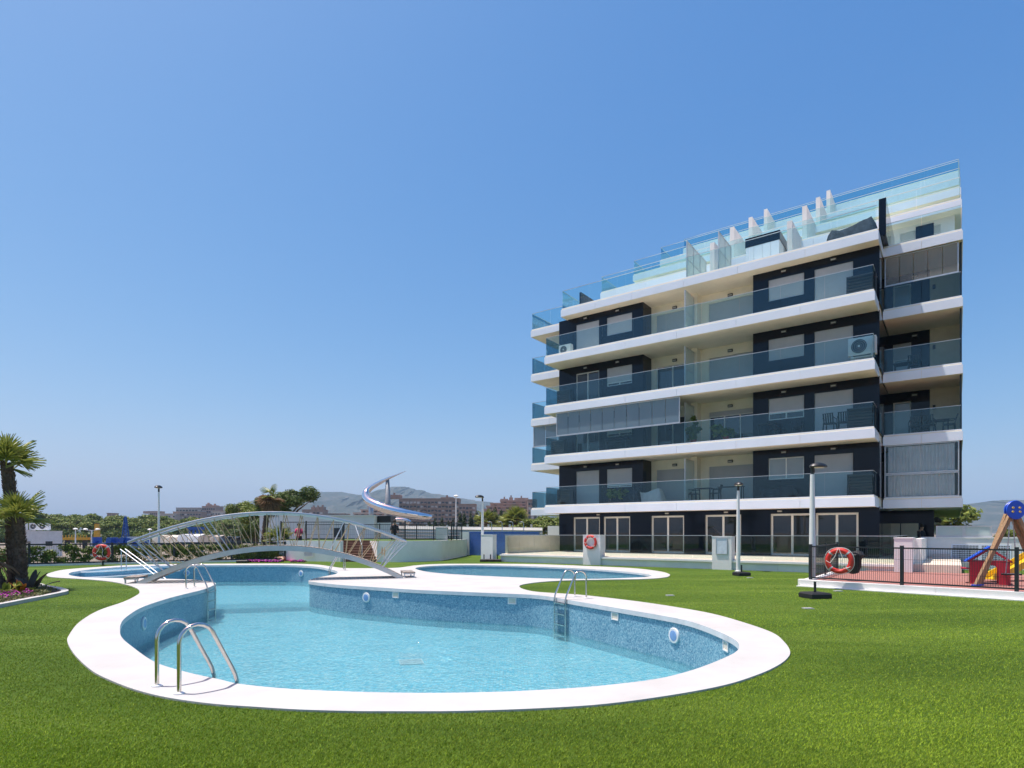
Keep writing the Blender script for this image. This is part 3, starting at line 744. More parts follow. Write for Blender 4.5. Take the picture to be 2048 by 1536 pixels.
e1 = enclosure(.15, 3.02, 3.36, Z[1]+1.15, Z[2]-FH, 2); e2 = enclosure(.15, 3.02, 3.36, Z[1]-.02, Z[1]+1.14, 4)
cu = MB(); nseg = 90
for zz0, zz1 in ((Z[1]+.05, Z[2]-FH-.08),):
    for i in range(nseg+1):
        x = .25+2.65*i/nseg; y = 3.47+.035*math.sin(i*1.45)+.02*math.sin(i*.37)
        cu.v += [(x,y,zz0),(x,y,zz1)]
    cu.f += [(2*i,2*i+2,2*i+3,2*i+1) for i in range(nseg)]
cu.build('curtain', 'curtain', BLD, smooth=2)

# ground floor: dark wall with sliding doors, terrace floor
zt = .45; gops = [(lx(a,VW), lx(b,VW), zt+.01, 2.62) for a,b in ((1146,1199.5),(1206.5,1260),(1302,1368),(1410,1482),(1541,1628),(1631,1717))]
w = wall_face(XL, XR, .3, Z[1]-FH+.04, VW, gops, .2)
w.quad((XR,VW,.3),(XR,8,.3),(XR,8,Z[1]-FH+.04),(XR,VW,Z[1]-FH+.04)); w.quad((XL,VW,.3),(XL,VW,Z[1]-FH+.04),(XL,8,Z[1]-FH+.04),(XL,8,.3))
w.build('cladding_wall', 'dark_cladding', BLD)
for q in gops: window(*q, VW+.05, 0, name='sliding_door', fw=.10, pane='pane_dark')
for px in (1198, 1335, 1453, 1560): wall_lamp(lx(px,VW), 2.76, VW)
wall_face(-.3, 2.0, .3, Z[1]-FH+.04, 8.2, []).build('cladding_wall', 'dark_cladding', BLD)
box('loggia_panel', -.3, .45, 8.1, 8.195, .45, 2.15, 'beige_wall', BLD); box('loggia_panel', .5, 1.3, 8.1, 8.195, .45, 2.15, 'beige_wall', BLD)
for i in range(4): box('wall_lamp', 2.02, 2.2, 8.4+i*3, 8.7+i*3, 2.3, 2.5, 'lamp_dark', BLD)
wb = MB().box(1.98, 2.0, 8.2, 26, .3, 2.87).build('cladding_wall', 'dark_cladding', BLD)
box('wing_slab', .07, 3.17, 8.25, 30, Z[1]-FH+.03, Z[1]-.03, 'cream_render', BLD); MB().box(3.16,3.2,8.25,30,Z[1]-FH,Z[1]).build('fascia_panel','white_panel',BLD)
for L in range(1, 5): box('side_wall', .03, 3.0, 8.4, 30, Z[L]-.05, Z[L+1]-FH+.1, 'cream_render', BLD); 
box('side_wall', -20.0, -17.0, 8.4, 30, .3, Z[5]-.3, 'cream_render', BLD)
for L in range(2, 6): MB().box(3.05,3.2,8.26,30,Z[L]-FH,Z[L]).build('fascia_panel','white_panel',BLD)

# ---------------- ground terrace in front: low white wall, floor, glass railing, pillars
TV = -4.3; TX0, TX1 = -17.9, 1.05
TER = thing('terrace', 'raised ground floor terrace with low white wall, beige floor and long glass railing', 'terrace', P0, BROT)
box('terrace_floor', TX0, 3.1, TV+.10, 8.0, .02, .45, 'terrace_floor', TER)
xsj = [TX0+(TX1-TX0)*i/9 for i in range(10)]
for a,b in zip(xsj[:-1], xsj[1:]): box('wall_block', a+.004, b-.004, TV, TV+.098, -.02, .33, 'white_render', TER)
for a,b in zip(xsj[:-1], xsj[1:]): box('coping_block', a+.003, b-.003, TV-.10, TV+.2, .33, .42, 'white_paint', TER)
glass_run(TER, (TX0+.05, TV+.32), (lx(1163,TV)-.1, TV+.32), .47, 1.50, 5, 'terrace_glass'); glass_run(TER, (lx(1203,TV)+.05, TV+.32), (lx(1422,TV)-.05, TV+.32), .47, 1.50, 6, 'terrace_glass')
glass_run(TER, (lx(1464,TV)+.05, TV+.32), (TX1, TV+.32), .47, 1.50, 5, 'terrace_glass'); glass_run(TER, (TX1, TV+.34), (TX1, 3), .47, 1.50, 4, 'terrace_glass')
def post(parent, p, q, r, mat='galv'): return MB().tube([p,q], r, 6).build('post', mat, parent)
# terrace left end: pale privacy wall behind glass
box('privacy_wall', TX0+.02, TX0+.2, TV+.42, 9.0, .45, 1.48, 'beige_wall', TER); 
box('pale_wall', -22.4, -18.3, 7.6, 8.4, .0, 2.15, 'white_render', TER)  # plain block standing for the pale wall left of the terrace
box('roof_edge', -18.3, -17.75, 7.6, 8.4, .0, 1.55, 'white_render', TER)
def pillar(px0, px1, v, z1, label, d=.5):
    a, b = lx(px0, v), lx(px1, v)
    t = thing('pillar', label, 'pillar', bl((a+b)/2, v), BROT); w = (b-a)/2
    box('shaft', -w, w, 0, d, -.03, z1, 'white_render', t); box('cap', -w-.015, w+.015, -.015, d+.015, z1, z1+.035, 'white_paint', t); return t
pillar(1166, 1200.5, TV-.16, 1.50, 'white rendered pillar in the glass railing carrying a lifebuoy')
pillar(1424, 1463, TV-.16, 1.45, 'white rendered pillar in the glass railing carrying a notice board')
pillar(962, 985.5, TV-.3, 1.5, 'white pillar at the far left end of the glass railing, by three black weights', .35)

# ------------------------------------------------------------------ ladders and handrails
def rail_profile(depth):
    p = [(0,0),(0,.25),(0,.48)]
    for a in range(170, 29, -20): p.append((.18+.18*math.cos(R(a)), .50+.18*math.sin(R(a))))
    p += [(.45,.36),(.545,.175),(.585,.09),(.61,.0),(.615,-.1),(.615,depth)]
    return p
def ladder(base, d, label, depth=-1.25, rungs=(-.12,-.38,-.64,-.9,-1.15)):
    t = thing('pool_ladder', label, 'pool ladder', (base[0],base[1],.022), math.atan2(d[1],d[0]), 'stainless ladders around the main pool')
    for s in (-.25,.25):
        MB().tube([(a,s,b) for a,b in rail_profile(depth)], .0215, 10).build('rail', 'steel', t, smooth=True)
        MB().lathe([(.055,0),(.055,.012),(.03,.02)], 14, (0,s,0)).build('base_flange', 'white_paint', t)
    for z in rungs:
        if z > depth: MB().box(.585,.65,-.235,.235,z-.014,z+.014).build('rung', 'steel', t)
    return t
ladder((-3.56,6.262), (.60,.80), 'stainless pool handrails arching over the near edge, largest in front')
ladder((-9.46,17.80), (1,.04), 'stainless ladder on the left peninsula beneath the footbridge end')
ladder((1.72,15.20), (-.88,-.47), 'stainless ladder at the right pool wall, its rungs facing the camera')
ladder((-7.24,26.15), (-.92,-.39), 'small far ladder seen below the right half of the footbridge')
hr = thing('entry_handrail', 'pale slanting double handrail over the broad pool steps', 'handrail', G(242.6,1138.7), 0)
o0 = G(242.6,1138.7); A_ = Vector((-.05,0,.9)); B_ = Vector((-14.5,25.5,-.55))-o0
for dy in (0,.35):
    MB().tube([A_+Vector((0,dy,0)), A_+(B_-A_)*.5+Vector((0,dy,.01)), B_+Vector((0,dy,0))], .022, 8).build('rail', 'galv', hr, smooth=True)
    MB().tube([(0,dy,-.3),(0,dy,.86)], .02, 8).build('post', 'galv', hr, smooth=True)

# ------------------------------------------------------------------ pool wall fittings
def wall_spot(px, py):
    q = G(px,py); i = min(range(len(WALLP)), key=lambda k: (WALLP[k]-q).length_squared)
    n = len(WALLP); best = None
    for a,b in ((WALLP[i-1],WALLP[i]),(WALLP[i],WALLP[(i+1)%n])):
        t = max(0,min(1,(q-a).dot(b-a)/(b-a).length_squared)); p = a+(b-a)*t
        if best is None or (p-q).length < (best[0]-q).length:
            d = (b-a).normalized(); best = (p, Vector((-d.y, d.x, 0)))   # inward normal of a ccw ring
    return best
for px, py, ly, lab in ((733,1174.5,1195,'round white pool light below the right peninsula'), (1347,1237.5,1271,'round white pool light at the right end of the pool wall'),
                        (290,1214,1247,'round white pool light on the shaded left pool wall'), (600,1132,1147,'small round pool light on the far pool wall, under the footbridge middle'),
                        (373,1131.7,1146,'pool light on the far wall behind the left ladder')):
    p, n = wall_spot(px,py); z = CAMH-(ly-HY)/FPX*p.y
    t = thing('pool_light', lab, 'pool light', (p.x,p.y,z), math.atan2(n.y,n.x), 'round lights set in the pool wall')
    MB().lathe([(.150,0),(.152,.022),(.140,.034),(.105,.034)], 24, (0,0,0), 'x').build('ring', 'white_paint', t, smooth=True)
    MB().lathe([(.100,.035),(.096,.040),(.06,.044),(.02,.045)], 20, (0,0,0), 'x').build('lens', 'lens', t, smooth=True)
for px, py, lab in ((790,1178.5,'skimmer opening under the coping right of the first pool light'), (1022,1189.7,'skimmer opening under the coping left of the right ladder'),
                    (1228,1217,'skimmer opening just right of the right ladder'), (1449,1271,'skimmer opening at the right tip of the pool')):
    p, n = wall_spot(px,py)
    t = thing('skimmer', lab, 'skimmer', (p.x,p.y,-.17), math.atan2(n.y,n.x), 'skimmers in the main pool wall')
    MB().box(0,.02,-.12,.12,-.085,-.065).box(0,.02,-.12,.12,.065,.085).box(0,.02,-.12,-.1,-.065,.065).box(0,.02,.1,.12,-.065,.065).build('frame', 'white_paint', t)
    MB().box(.002,.006,-.1,.1,-.065,.065).build('mouth', 'beige_wall', t)
def grate(px,py,z,s,lab):
    p = G(px,py,z); t = thing('floor_drain', lab, 'drain', (p.x,p.y,z+.005), .25)
    MB().box(-s,s,-s,-s*.86,0,.02).box(-s,s,s*.86,s,0,.02).box(-s,-s*.86,-s*.86,s*.86,0,.02).box(s*.86,s,-s*.86,s*.86,0,.02).build('frame','white_paint',t)
    for i in range(7):
        y = -s*.8+i*s*1.6/6; MB().box(-s*.86,s*.86,y-s*.08,y+s*.08,0,.018).build('slat','white_paint',t)
grate(822,1325,FLOOR_Z,.24,'white square drain grate on the bottom of the main pool'); grate(1048,1147,-.55,.30,'white drain grate on the bottom of the small round pool')
for px,py,lab in ((1340,1191.5,'pale inspection plate in the lawn right of the pool ladder'),(1616,1217.5,'pale inspection plate in the lawn below the lamp post weight'),(1676,1182.5,'pale inspection plate in the lawn beside the playground kerb'),(1500,1156,'pale plate in the lawn by the notice board')):
    p = G(px,py); t = MB().box(-.10,.10,-.08,.08,-.03,.006).box(-.085,.085,-.065,.065,.006,.010).build('inspection_plate','ring_tape', loc=(p.x,p.y,.012), label=lab, cat='plate')

# ------------------------------------------------------------------ footbridge
BA = Vector((-11.95,19.35,.022)); BB = Vector((-3.90,21.70,.022)); BL = (BB-BA).length; brz = math.atan2(BB.y-BA.y, BB.x-BA.x)
BR = thing('footbridge', 'arched steel footbridge with rope railings and plank deck crossing the pool', 'bridge', BA, brz)
BW = 1.15
def dz(t): return .05 + 1.13*(1-abs(2*t-1)**2.05)
def rz_(t): return 1.30 + 1.0*(1-abs(2*t-1)**2.0)
def dpt(t,y): return Vector((BL*t, y, dz(t)))
def rpt(t,y): return Vector((-.30+(BL+.42)*t, y, rz_(t)))
for y in (0, BW):
    n = 40; V = []
    mb = MB()
    for i in range(n+1):
        t = i/n; p = dpt(t,y)
        for dy, dzz in ((-.03,-.17),(.03,-.17),(.03,.0),(-.03,.0)): mb.v.append((p.x, p.y+dy, p.z+dzz))
    for i in range(n):
        for k in range(4): mb.f.append((4*i+k, 4*i+4+k, 4*i+4+(k+1)%4, 4*i+(k+1)%4))
    mb.f += [(0,1,2,3),(4*n+3,4*n+2,4*n+1,4*n)]
    mb.f = [f[::-1] for f in mb.f]
    mb.build('side_beam', 'rail_metal', BR)
    mb = MB()
    for i in range(n+1):
        p = rpt(i/n,y)
        for a in range(8):
            th = 2*math.pi*a/8; mb.v.append((p.x, p.y+.038*math.cos(th), p.z+.047*math.sin(th)))
    for i in range(n):
        for k in range(8): mb.f.append((8*i+k, 8*i+8+k, 8*i+8+(k+1)%8, 8*i+(k+1)%8))
    mb.f += [tuple(range(8)), tuple(8*n+k for k in range(7,-1,-1))]
    mb.f = [f[::-1] for f in mb.f]
    mb.build('handrail', 'rail_metal', BR, smooth=True)
    for td, tr in ((.085,.0),(.085,.025),(.30,.245),(.50,.50),(.70,.755),(.915,.975),(.915,1.0)):
        MB().tube([dpt(td,y), rpt(tr,y)+Vector((0,0,-.03))], .019, 6).build('post', 'galv', BR)
    K = 16
    for i in range(K):
        tr = .04+.92*i/(K-1)
        for k, off in enumerate((-.35,.45)):
            td = .10+.80*(i+off+.0)/(K-1)
            if not .08 < td < .92: continue
            a = rpt(tr,y)+Vector((0,0,-.045)); b = dpt(td,y)+Vector((0,0,.01))
            MB().tube([a,(a+b)/2+Vector((0,0,-.004)),b], .012, 5).build('rope', 'rope', BR)
    for i, t in enumerate((.06,.96)):
        p = (rpt(t,y)*.45+dpt(.12 if t < .5 else .88,y)*.55); MB().tube([p+Vector((0,0,-.16)),p+Vector((0,0,-.05)),p+Vector((0,0,.05)),p+Vector((0,0,.16))],[.012,.03,.028,.01],7).build('rope_knot','rope',BR)
npl = 58
for i in range(npl):
    t = (i+.5)/npl; p = dpt(t,0); q = dpt(t+.002,0); a = math.atan2(q.z-p.z, q.x-p.x)
    o = MB().box(-.062,.062,.034,BW-.034,-.025,.012).build('plank','plank',BR); o.location = (p.x,0,p.z); o.rotation_euler = (0,-a,0)
for sgn, xo in ((-1,-.12),(1,BL+.02)):
    x0 = xo-.30 if sgn < 0 else xo
    for k in range(3): MB().box(x0+.145*k, x0+.145*k+.13, .02, BW-.02, .17, .205).build('step_slat','plank',BR)
    for yy in (.06,BW-.1):
        MB().box(x0,x0+.42,yy,yy+.04,.12,.168).box(x0+.02,x0+.06,yy,yy+.04,0,.12).box(x0+.36,x0+.40,yy,yy+.04,0,.12).build('step_frame','galv',BR)

# ------------------------------------------------------------------ lifebuoys
def lifebuoy(c, face, label, Rr=.30, r=.068, tilt=0):
    """face: direction (x,y) the ring looks to"""
    t = thing('lifebuoy', label, 'lifebuoy', c, math.atan2(face[1],face[0])+math.pi/2, 'red lifebuoys')
    t.rotation_euler[0] = tilt
    MB().torus((0,0,0), Rr, r, 36, 12).build('ring','ring_red',t,smooth=2)
    for k in range(4):
        a = R(45+90*k); d = Vector((math.cos(a),0,math.sin(a))); e = Vector((-math.sin(a),0,math.cos(a)))
        mb = MB(); V = []
        for i in range(3):
            q = d*Rr*1.0
            for j in range(12):
                u = 2*math.pi*j/12; ca = a+(i-1)*.075; dd = Vector((math.cos(ca),0,math.sin(ca)))
                V.append(dd*(Rr+(r+.004)*math.cos(u))+Vector((0,(r+.004)*math.sin(u),0)))
        mb.add(V, [(i*12+j,(i+1)*12+j,(i+1)*12+(j+1)%12,i*12+(j+1)%12) for i in range(2) for j in range(12)]).build('tape','ring_tape',t,smooth=2)
    pts = []
    for i in range(41):
        a = 2*math.pi*i/40; sag = .035*abs(math.sin(2*a))
        pts.append((math.cos(a)*(Rr+r+.006+sag*.5), -.02*math.sin(3*a), math.sin(a)*(Rr+r+.006+sag*.5)))
    MB().tube(pts,.009,5,False).build('grab_line','cord_white',t)
    MB().tube([(-.02,-.08,Rr+.05),(-.10,-.10,.12),(-.22,-.1,-.06),(-.33,-.09,.0)],.009,5).build('hanging_line','cord_white',t)
    MB().tube([(.0,-.08,Rr+.05),(.10,-.10,.10),(.06,-.1,-.05),(.13,-.1,-.22),(.30,-.09,-.16)],.009,5).build('hanging_line','cord_white',t)
    return t
pc = bl(lx(1182.5,TV-.17), TV-.17-.08, CAMH-(1085-HY)/FPX*29.6)
lifebuoy(pc, (SB*1.0,-CB) if False else (-.59,-.81), 'red lifebuoy hanging on the white pillar of the glass railing')
lr = Vector((-20.4,30.1,.66)); lifebuoy(lr, (.2,-1), 'red lifebuoy on a black post in front of the hedge fence', .33, .075)
t = thing('lifebuoy_post','thin black post carrying the lifebuoy by the hedge fence','post',(-20.43,30.24,0)); box('shaft',-.03,.03,-.03,.03,0,.95,'black_paint',t); box('hook',-.03,.03,-.1,-.031,.88,.95,'black_paint',t); box('foot_plate',-.08,.08,-.08,.08,0,.02,'black_paint',t)
lifebuoy(Vector((9.46,17.5,.83)), (-.62,-.78), 'orange red lifebuoy with white rope tied to the playground fence', .305, .07)
# notice board on its pillar
v_ = TV-.165; a, b = lx(1432,v_), lx(1455,v_)
nb = thing('notice_board','framed pale notice board fixed to the white pillar','notice board', bl((a+b)/2, v_, 1.05), BROT); hw = (b-a)/2
MB().box(-hw,hw,-.035,-.003,-.36,-.33).box(-hw,hw,-.035,-.003,.33,.36).box(-hw,-hw+.03,-.035,-.003,-.33,.33).box(hw-.03,hw,-.035,-.003,-.33,.33).build('frame','galv',nb); MB().box(-hw+.03,hw-.03,-.02,-.004,-.33,.33).build('sheet','board',nb)

# ------------------------------------------------------------------ lamp posts and parasol weights
def lamp_head(t, H, direc, off=.2):
    a = math.atan2(direc[1],direc[0]); M_ = Matrix.Rotation(a,4,'Z')
    mb = MB(); prof = [(0.02,-.035),(.20,-.035),(.275,-.02),(.285,0),(.25,.05),(.17,.095),(.07,.118),(.01,.122)]
    mb.lathe(prof, 24); mb.v = [(x*1.02, y*.66, z) for x,y,z in mb.v]; mb.xf(Matrix.Translation((off,0,0))); mb.xf(M_); mb.xf(Matrix.Translation((0,0,H)))
    h = mb.build('lamp_head','black_paint',t,smooth=True)
    mb = MB().lathe([(.01,-.048),(.17,-.046),(.19,-.034)],20); mb.v = [(x*1.05,y*.66,z) for x,y,z in mb.v]; mb.xf(Matrix.Translation((off,0,0))); mb.xf(M_); mb.xf(Matrix.Translation((0,0,H)))
    mb.build('lamp_lens','curtain',h,smooth=True)
def lamp_post(base, H, direc, label, r0=.075, r1=.05, off=.2):
    t = thing('lamp_post', label, 'lamp post', base, 0, 'white garden lamp posts')
    MB().lathe([(r0+.06,0),(r0+.06,.02),(r0+.005,.03),(r0,.035),(r0,.9),(r1,H-.25)], 14).build('pole','white_paint',t,smooth=True)
    MB().lathe([(.045,H-.25),(.045,H-.06),(.07,H-.03)],12).build('neck','black_paint',t,smooth=True)
    lamp_head(t, H, direc, off); return t
lamp_post((9.30,18.75,.2), 3.50, (1,.15), 'white lamp post with black head at the playground kerb corner, tallest in view', .095, .062)
lamp_post((9.62,25.75,0), 3.68, (-.1,-1), 'white lamp post in front of the notice board pillar', .085, .055, .05)
p = G(966,1121); lamp_post((p.x,p.y-.6,0), 3.7, (-.8,-.5), 'white lamp post beside the blue wall and three black weights', .09, .06)
lamp_post((-19.6,33.6,-.3), 4.45, (.1,-1), 'lone lamp post behind the left half of the footbridge', .07, .045, .04)
def weight(p, label, w=.26, rz=.2, tube=True):
    t = thing('parasol_weight', label, 'parasol base', (p.x,p.y,.012), rz, 'black parasol weights on the lawn')
    mb = MB(); mb.add([(-w,-w,0),(w,-w,0),(w,w,0),(-w,w,0),(-w,-w,.1),(w,-w,.1),(w,w,.1),(-w,w,.1),(-w*.86,-w*.86,.135),(w*.86,-w*.86,.135),(w*.86,w*.86,.135),(-w*.86,w*.86,.135)],
        [(3,2,1,0),(0,1,5,4),(1,2,6,5),(2,3,7,6),(3,0,4,7),(4,5,9,8),(5,6,10,9),(6,7,11,10),(7,4,8,11),(8,9,10,11)]).build('block','rubber',t)
    if tube: MB().tube([(0,0,.13),(0,0,.40)],.032,10).build('socket','black_paint',t,smooth=True)
weight(G(1630,1196), 'black parasol weight with short tube on the lawn before the playground kerb', .27, .15)
weight(G(1483,1151.5), 'black parasol weight with short tube by the second lamp post', .24)
for i,(px,l) in enumerate(((968,'black parasol weight at the foot of the left lamp post, leftmost of three'),(981,'black parasol weight, middle one of three by the left pillar'),(995,'black parasol weight, right one of three by the left pillar'))):
    weight(G(px,1123.4), l, .22, 0)
weight(G(487,1125.5), 'flat black weight lying on the far lawn under the bridge arch', .29, .1, False)

# ------------------------------------------------------------------ fences
def fence(name, label, pts, z0, z1, post_every=2.4, wire=.055, cat='fence', mat='black_paint', pr=.03, group=None, rows=(.33,.66), wires=True, rail=.04):
    """posts, top and bottom rails and a wire mesh along a polyline of (x,y)"""
    t = thing(name, label, cat, (pts[0][0],pts[0][1],z0), 0, group); o = Vector((pts[0][0],pts[0][1],0)); H = z1-z0
    mesh = MB()
    for a,b in zip(pts[:-1],pts[1:]):
        A = Vector((a[0],a[1],0))-o; B = Vector((b[0],b[1],0))-o; Ln = (B-A).length; n = max(1,round(Ln/post_every)); u = (B-A).normalized()
        for i in range(n+1):
            if i == 0 and a is not pts[0]: continue
            p = A+(B-A)*i/n; MB().bar(p+Vector((0,0,0)),p+Vector((0,0,H+.05)),pr*2,pr*2,(u.x,u.y,0)).build('post',mat,t)
        for i in range(n):
            p = A+(B-A)*i/n+u*pr; q = A+(B-A)*(i+1)/n-u*pr
            MB().bar(p+Vector((0,0,H-.02)),q+Vector((0,0,H-.02)),rail,rail).build('top_rail',mat,t); MB().bar(p+Vector((0,0,.07)),q+Vector((0,0,.07)),rail,rail).build('bottom_rail',mat,t)
            if wires:
                m = int((q-p).length/wire)
                for k in range(1,m):
                    w = p+(q-p)*k/m; mesh.bar(w+Vector((0,0,.09)),w+Vector((0,0,H-.04)),.007,.007,(u.x,u.y,0))
                for h in rows: mesh.bar(p+Vector((0,0,H*h)),q+Vector((0,0,H*h)),.007,.007)
    if wires: mesh.build('wire_mesh',mat,t,kind='stuff')
    return t
HF = [(-34,21.5),(-30.5,24.0),(-23.6,29.6),(-20.8,31.5),(-13.2,35.2)]
fence('garden_fence','black metal fence overgrown with climbing leaves along the left garden edge',HF,.06,1.08,2.5,.09,pr=.05,rail=.07)
MB().add(*(lambda P: ([(p[0]+dx,p[1]+dy,z) for p in P for dx,dy,z in ((.0,-.28,-.05),(.0,-.28,.09),(.0,.18,.09),(.0,.18,-.05))], [(4*i+k,4*i+(k+1)%4,4*i+4+(k+1)%4,4*i+4+k)[::-1] for i in range(len(P)-1) for k in range(4)]))(HF)).build('kerb','white_render',label='low pale kerb under the overgrown garden fence',cat='kerb')
hb = []
for a,b in zip(HF[:-1],HF[1:]):
    n = int((Vector(b)-Vector(a)).length*14)
    for i in range(n):
        t = (i+random.random())/n; hb.append((a[0]+(b[0]-a[0])*t+random.gauss(0,.1), a[1]+(b[1]-a[1])*t+.18, .2+random.random()*.72, .2+.3*random.random(), .12, .10+.14*random.random()))
link('climbing_hedge', leaf_mesh('climbing_hedge',hb,44000,.095,'hedge_leaf',3,thick=.9), label='green climbing hedge leaves growing through the black garden fence', cat='hedge', kind='stuff')

# ------------------------------------------------------------------ raised garden with curved wall, stairs, vents
def gw(px,py): p = G(px,py); return (p.x,p.y)
RW = [gw(558,1121.5),gw(601,1122.3),gw(640,1123),gw(683,1123.6)]; RW2 = [gw(757,1124),gw(800,1124.3),gw(845,1123.2),gw(880,1121.5),gw(891,1119.8),(-3.6,39.5),(-3.2,43)]
PT = 1.18
RG = thing('raised_garden','white retaining wall carrying a raised lawn behind the pool','retaining wall',(0,0,0))
def curved_wall(P, name, th=.2):
    pts = spline([Vector((a,b,0)) for a,b in P], 6, False); n = len(pts); mb = MB()
    for i,p in enumerate(pts):
        d = (pts[min(i+1,n-1)]-pts[max(i-1,0)]).normalized(); nn = Vector((-d.y,d.x,0))
        for q,z in ((p,-.05),(p,PT),(p+nn*th,PT),(p+nn*th,-.05)): mb.v.append((q.x,q.y,z))
    mb.f = [(4*i+k,4*i+(k+1)%4,4*i+4+(k+1)%4,4*i+4+k)[::-1] for i in range(n-1) for k in range(4)]+[(0,1,2,3),(4*n-1,4*n-2,4*n-3,4*n-4)]
    return mb.build(name,'white_render',RG,smooth=True)
curved_wall(RW,'wall_section'); curved_wall(RW2,'wall_section')
L0 = Vector((*RW[-1],0)); R0 = Vector((*RW2[0],0))
back = [Vector((-3.4,44,0)),Vector((-16,44,0)),Vector((-14.6,36.2,0))]
STD = Vector((.42,-.907,0)); STN = Vector((.907,.42,0))      # stairs run down in this direction
notchL = L0+Vector((-.35,.2,0)) - STD*1.9; notchR = R0 - STD*2.2
ring = ccw([*(p for p in spline([Vector((a,b,0)) for a,b in RW],6,False)), notchL, notchR, *(p for p in spline([Vector((a,b,0)) for a,b in RW2],6,False)), *back])
fill(ring,[],PT-.015).build('raised_lawn','turf',RG)
# side walls of the stairs
for A,B in ((L0,notchL),(R0,notchR)):
    MB().bar(A+Vector((0,0,PT/2-.03)),B+Vector((0,0,PT/2-.03)),.16,PT).build('stair_wall','white_render',RG)
ST = thing('staircase','brown tiled staircase climbing from the lawn to the raised garden','stairs',(0,0,0))
ns = 8; w0 = (L0+R0)/2+Vector((.0,-.02,0)); wid = .92
for i in range(ns):
    c = w0 - STD*(i*.29) ; zt_ = PT*(i+1)/ns
    a = L0+Vector((.08,0,0))-STD*(i*.27); b = R0+Vector((-.08,0,0))-STD*(i*.27)
    quadp = [a, b, b-STD*.31, a-STD*.31]
    MB().prism([(q.x,q.y) for q in ccw(quadp)], -.02, zt_-.02).build('step','brown_tile',ST)
    MB().prism([(q.x,q.y) for q in ccw([a+STD*.02,b+STD*.02,b-STD*.29,a-STD*.29])], zt_-.019, zt_+.012).build('tread','brown_tread',ST)
MB().tube([w0+Vector((.1,.1,.9)), w0-STD*2.1+Vector((.1,.1,.9+PT))],.022,6).build('stair_rail','galv',ST)
for k in (0,2.0): MB().tube([w0-STD*k+Vector((.1,.1,k/2.1*PT)), w0-STD*k+Vector((.1,.1,.9+k/2.1*PT))],.02,6).build('rail_post','galv',ST)
# louvred vents in the wall
for px0,px1,lab in ((607,629,'left one of two louvred vents in the white retaining wall'),(633,656,'right one of two louvred vents in the white retaining wall')):
    p = G((px0+px1)/2,1122.7); hw = (px1-px0)/2/FPX*p.y; t = thing('wall_vent',lab,'vent',(p.x,p.y-.03,.55),math.atan2(RW[2][1]-RW[1][1],RW[2][0]-RW[1][0]),'vents in the retaining wall')
    MB().box(-hw,hw,-.05,-.02,-.28,-.24).box(-hw,hw,-.05,-.02,.24,.28).box(-hw,-hw+.04,-.05,-.02,-.24,.24).box(hw-.04,hw,-.05,-.02,-.24,.24).build('frame','white_paint',t)
    MB().box(-hw+.04,hw-.04,-.02,-.015,-.24,.24).build('backing','galv',t)
    for k in range(9): z = -.21+k*.052; MB().add([(-hw+.04,-.045,z-.012),(hw-.04,-.045,z-.012),(hw-.04,-.02,z+.02),(-hw+.04,-.02,z+.02)],[(0,1,2,3),(3,2,1,0)]).build('slat','white_paint',t)
RF = [(-14.3,36.0),(-11.8,35.6)]; 
fence('garden_fence','black mesh fence on the raised lawn, left of the stairs',[gw(562,1120.5),(-12.1,35.6),(-9.8,35.3)],PT,2.28,1.6,.10)
fence('garden_fence','black mesh fence on the raised lawn, right of the stairs',[(-7.3,36.8),(-6.2,35.1),(-4.6,35.5),(-3.75,37.5),(-3.4,41)],PT,2.28,1.5,.10)
fence('garden_fence','black fence at the back of the raised lawn',[(-13.8,40.5),(-3.9,40.5)],PT,2.2,2.2,.12)
box_ = MB().box(-.35,.35,-.25,.25,0,.75).box(-.37,.37,-.27,.27,.75,.79).build('utility_cabinet','ac_white',loc=(-4.35,37.6,PT),label='small white utility cabinet behind the raised lawn fence',cat='cabinet')
# low white building behind
t = thing('pavilion','long low white pavilion behind the raised lawn','building',(0,46,0))
def X_(px,Y): return (px-CX)/FPX*Y
box('wall',X_(519,46),X_(748,46),0,5,-1,1.65+33*46/FPX,'white_render',t); box('parapet',X_(517,46),X_(749.5,46),-.06,5.06,1.65+33*46/FPX,1.65+35*46/FPX,'white_paint',t)
box('door',X_(566,46),X_(578,46),-.05,-.004,.9,1.65+8*46/FPX,'lamp_dark',t); box('window',X_(668,46),X_(682,46),-.05,-.004,1.65-10*46/FPX,1.65+9*46/FPX,'far_window',t)
box('roof_box',X_(748.5,46),X_(776,46),1,3,1.65+20*46/FPX,1.65+34*46/FPX,'lamp_dark',t); box('base',X_(749,46),X_(776,46),.9,3.1,-1,1.65+20*46/FPX,'white_render',t)
# grey slatted metal wall
SWl = thing('slatted_wall','long pale grey wall of horizontal metal slats behind the gate','wall',(0,0,0))
A = Vector((X_(755,50),50,0)); B = Vector((X_(1085,46.5),46.5,0)); zt0, zt1 = 1.65+14*50/FPX, 1.65+10*46.5/FPX
for k in range(10):
    f0, f1 = k/10, (k+.86)/10
    mb = MB(); za = lambda f,z: -.3+(z+.3)*f
    mb.add([A+Vector((0,0,za(f0,zt0))),B+Vector((0,0,za(f0,zt1))),B+Vector((0,.10,za(f1,zt1))),A+Vector((0,.10,za(f1,zt0))),A+Vector((0,.2,za(f0,zt0))),B+Vector((0,.2,za(f0,zt1))),B+Vector((0,.2,za(f1,zt1))),A+Vector((0,.2,za(f1,zt0)))],[(0,1,2,3),(3,2,6,7),(5,4,7,6),(4,5,1,0)])
    mb.build('slat','grey_metal_wall',SWl)
for k in range(8):
    q = A+(B-A)*(k+.5)/8; MB().box(q.x-.08,q.x+.08,q.y+.22,q.y+.35,-1,2.3).build('post','grey_metal_wall',SWl)
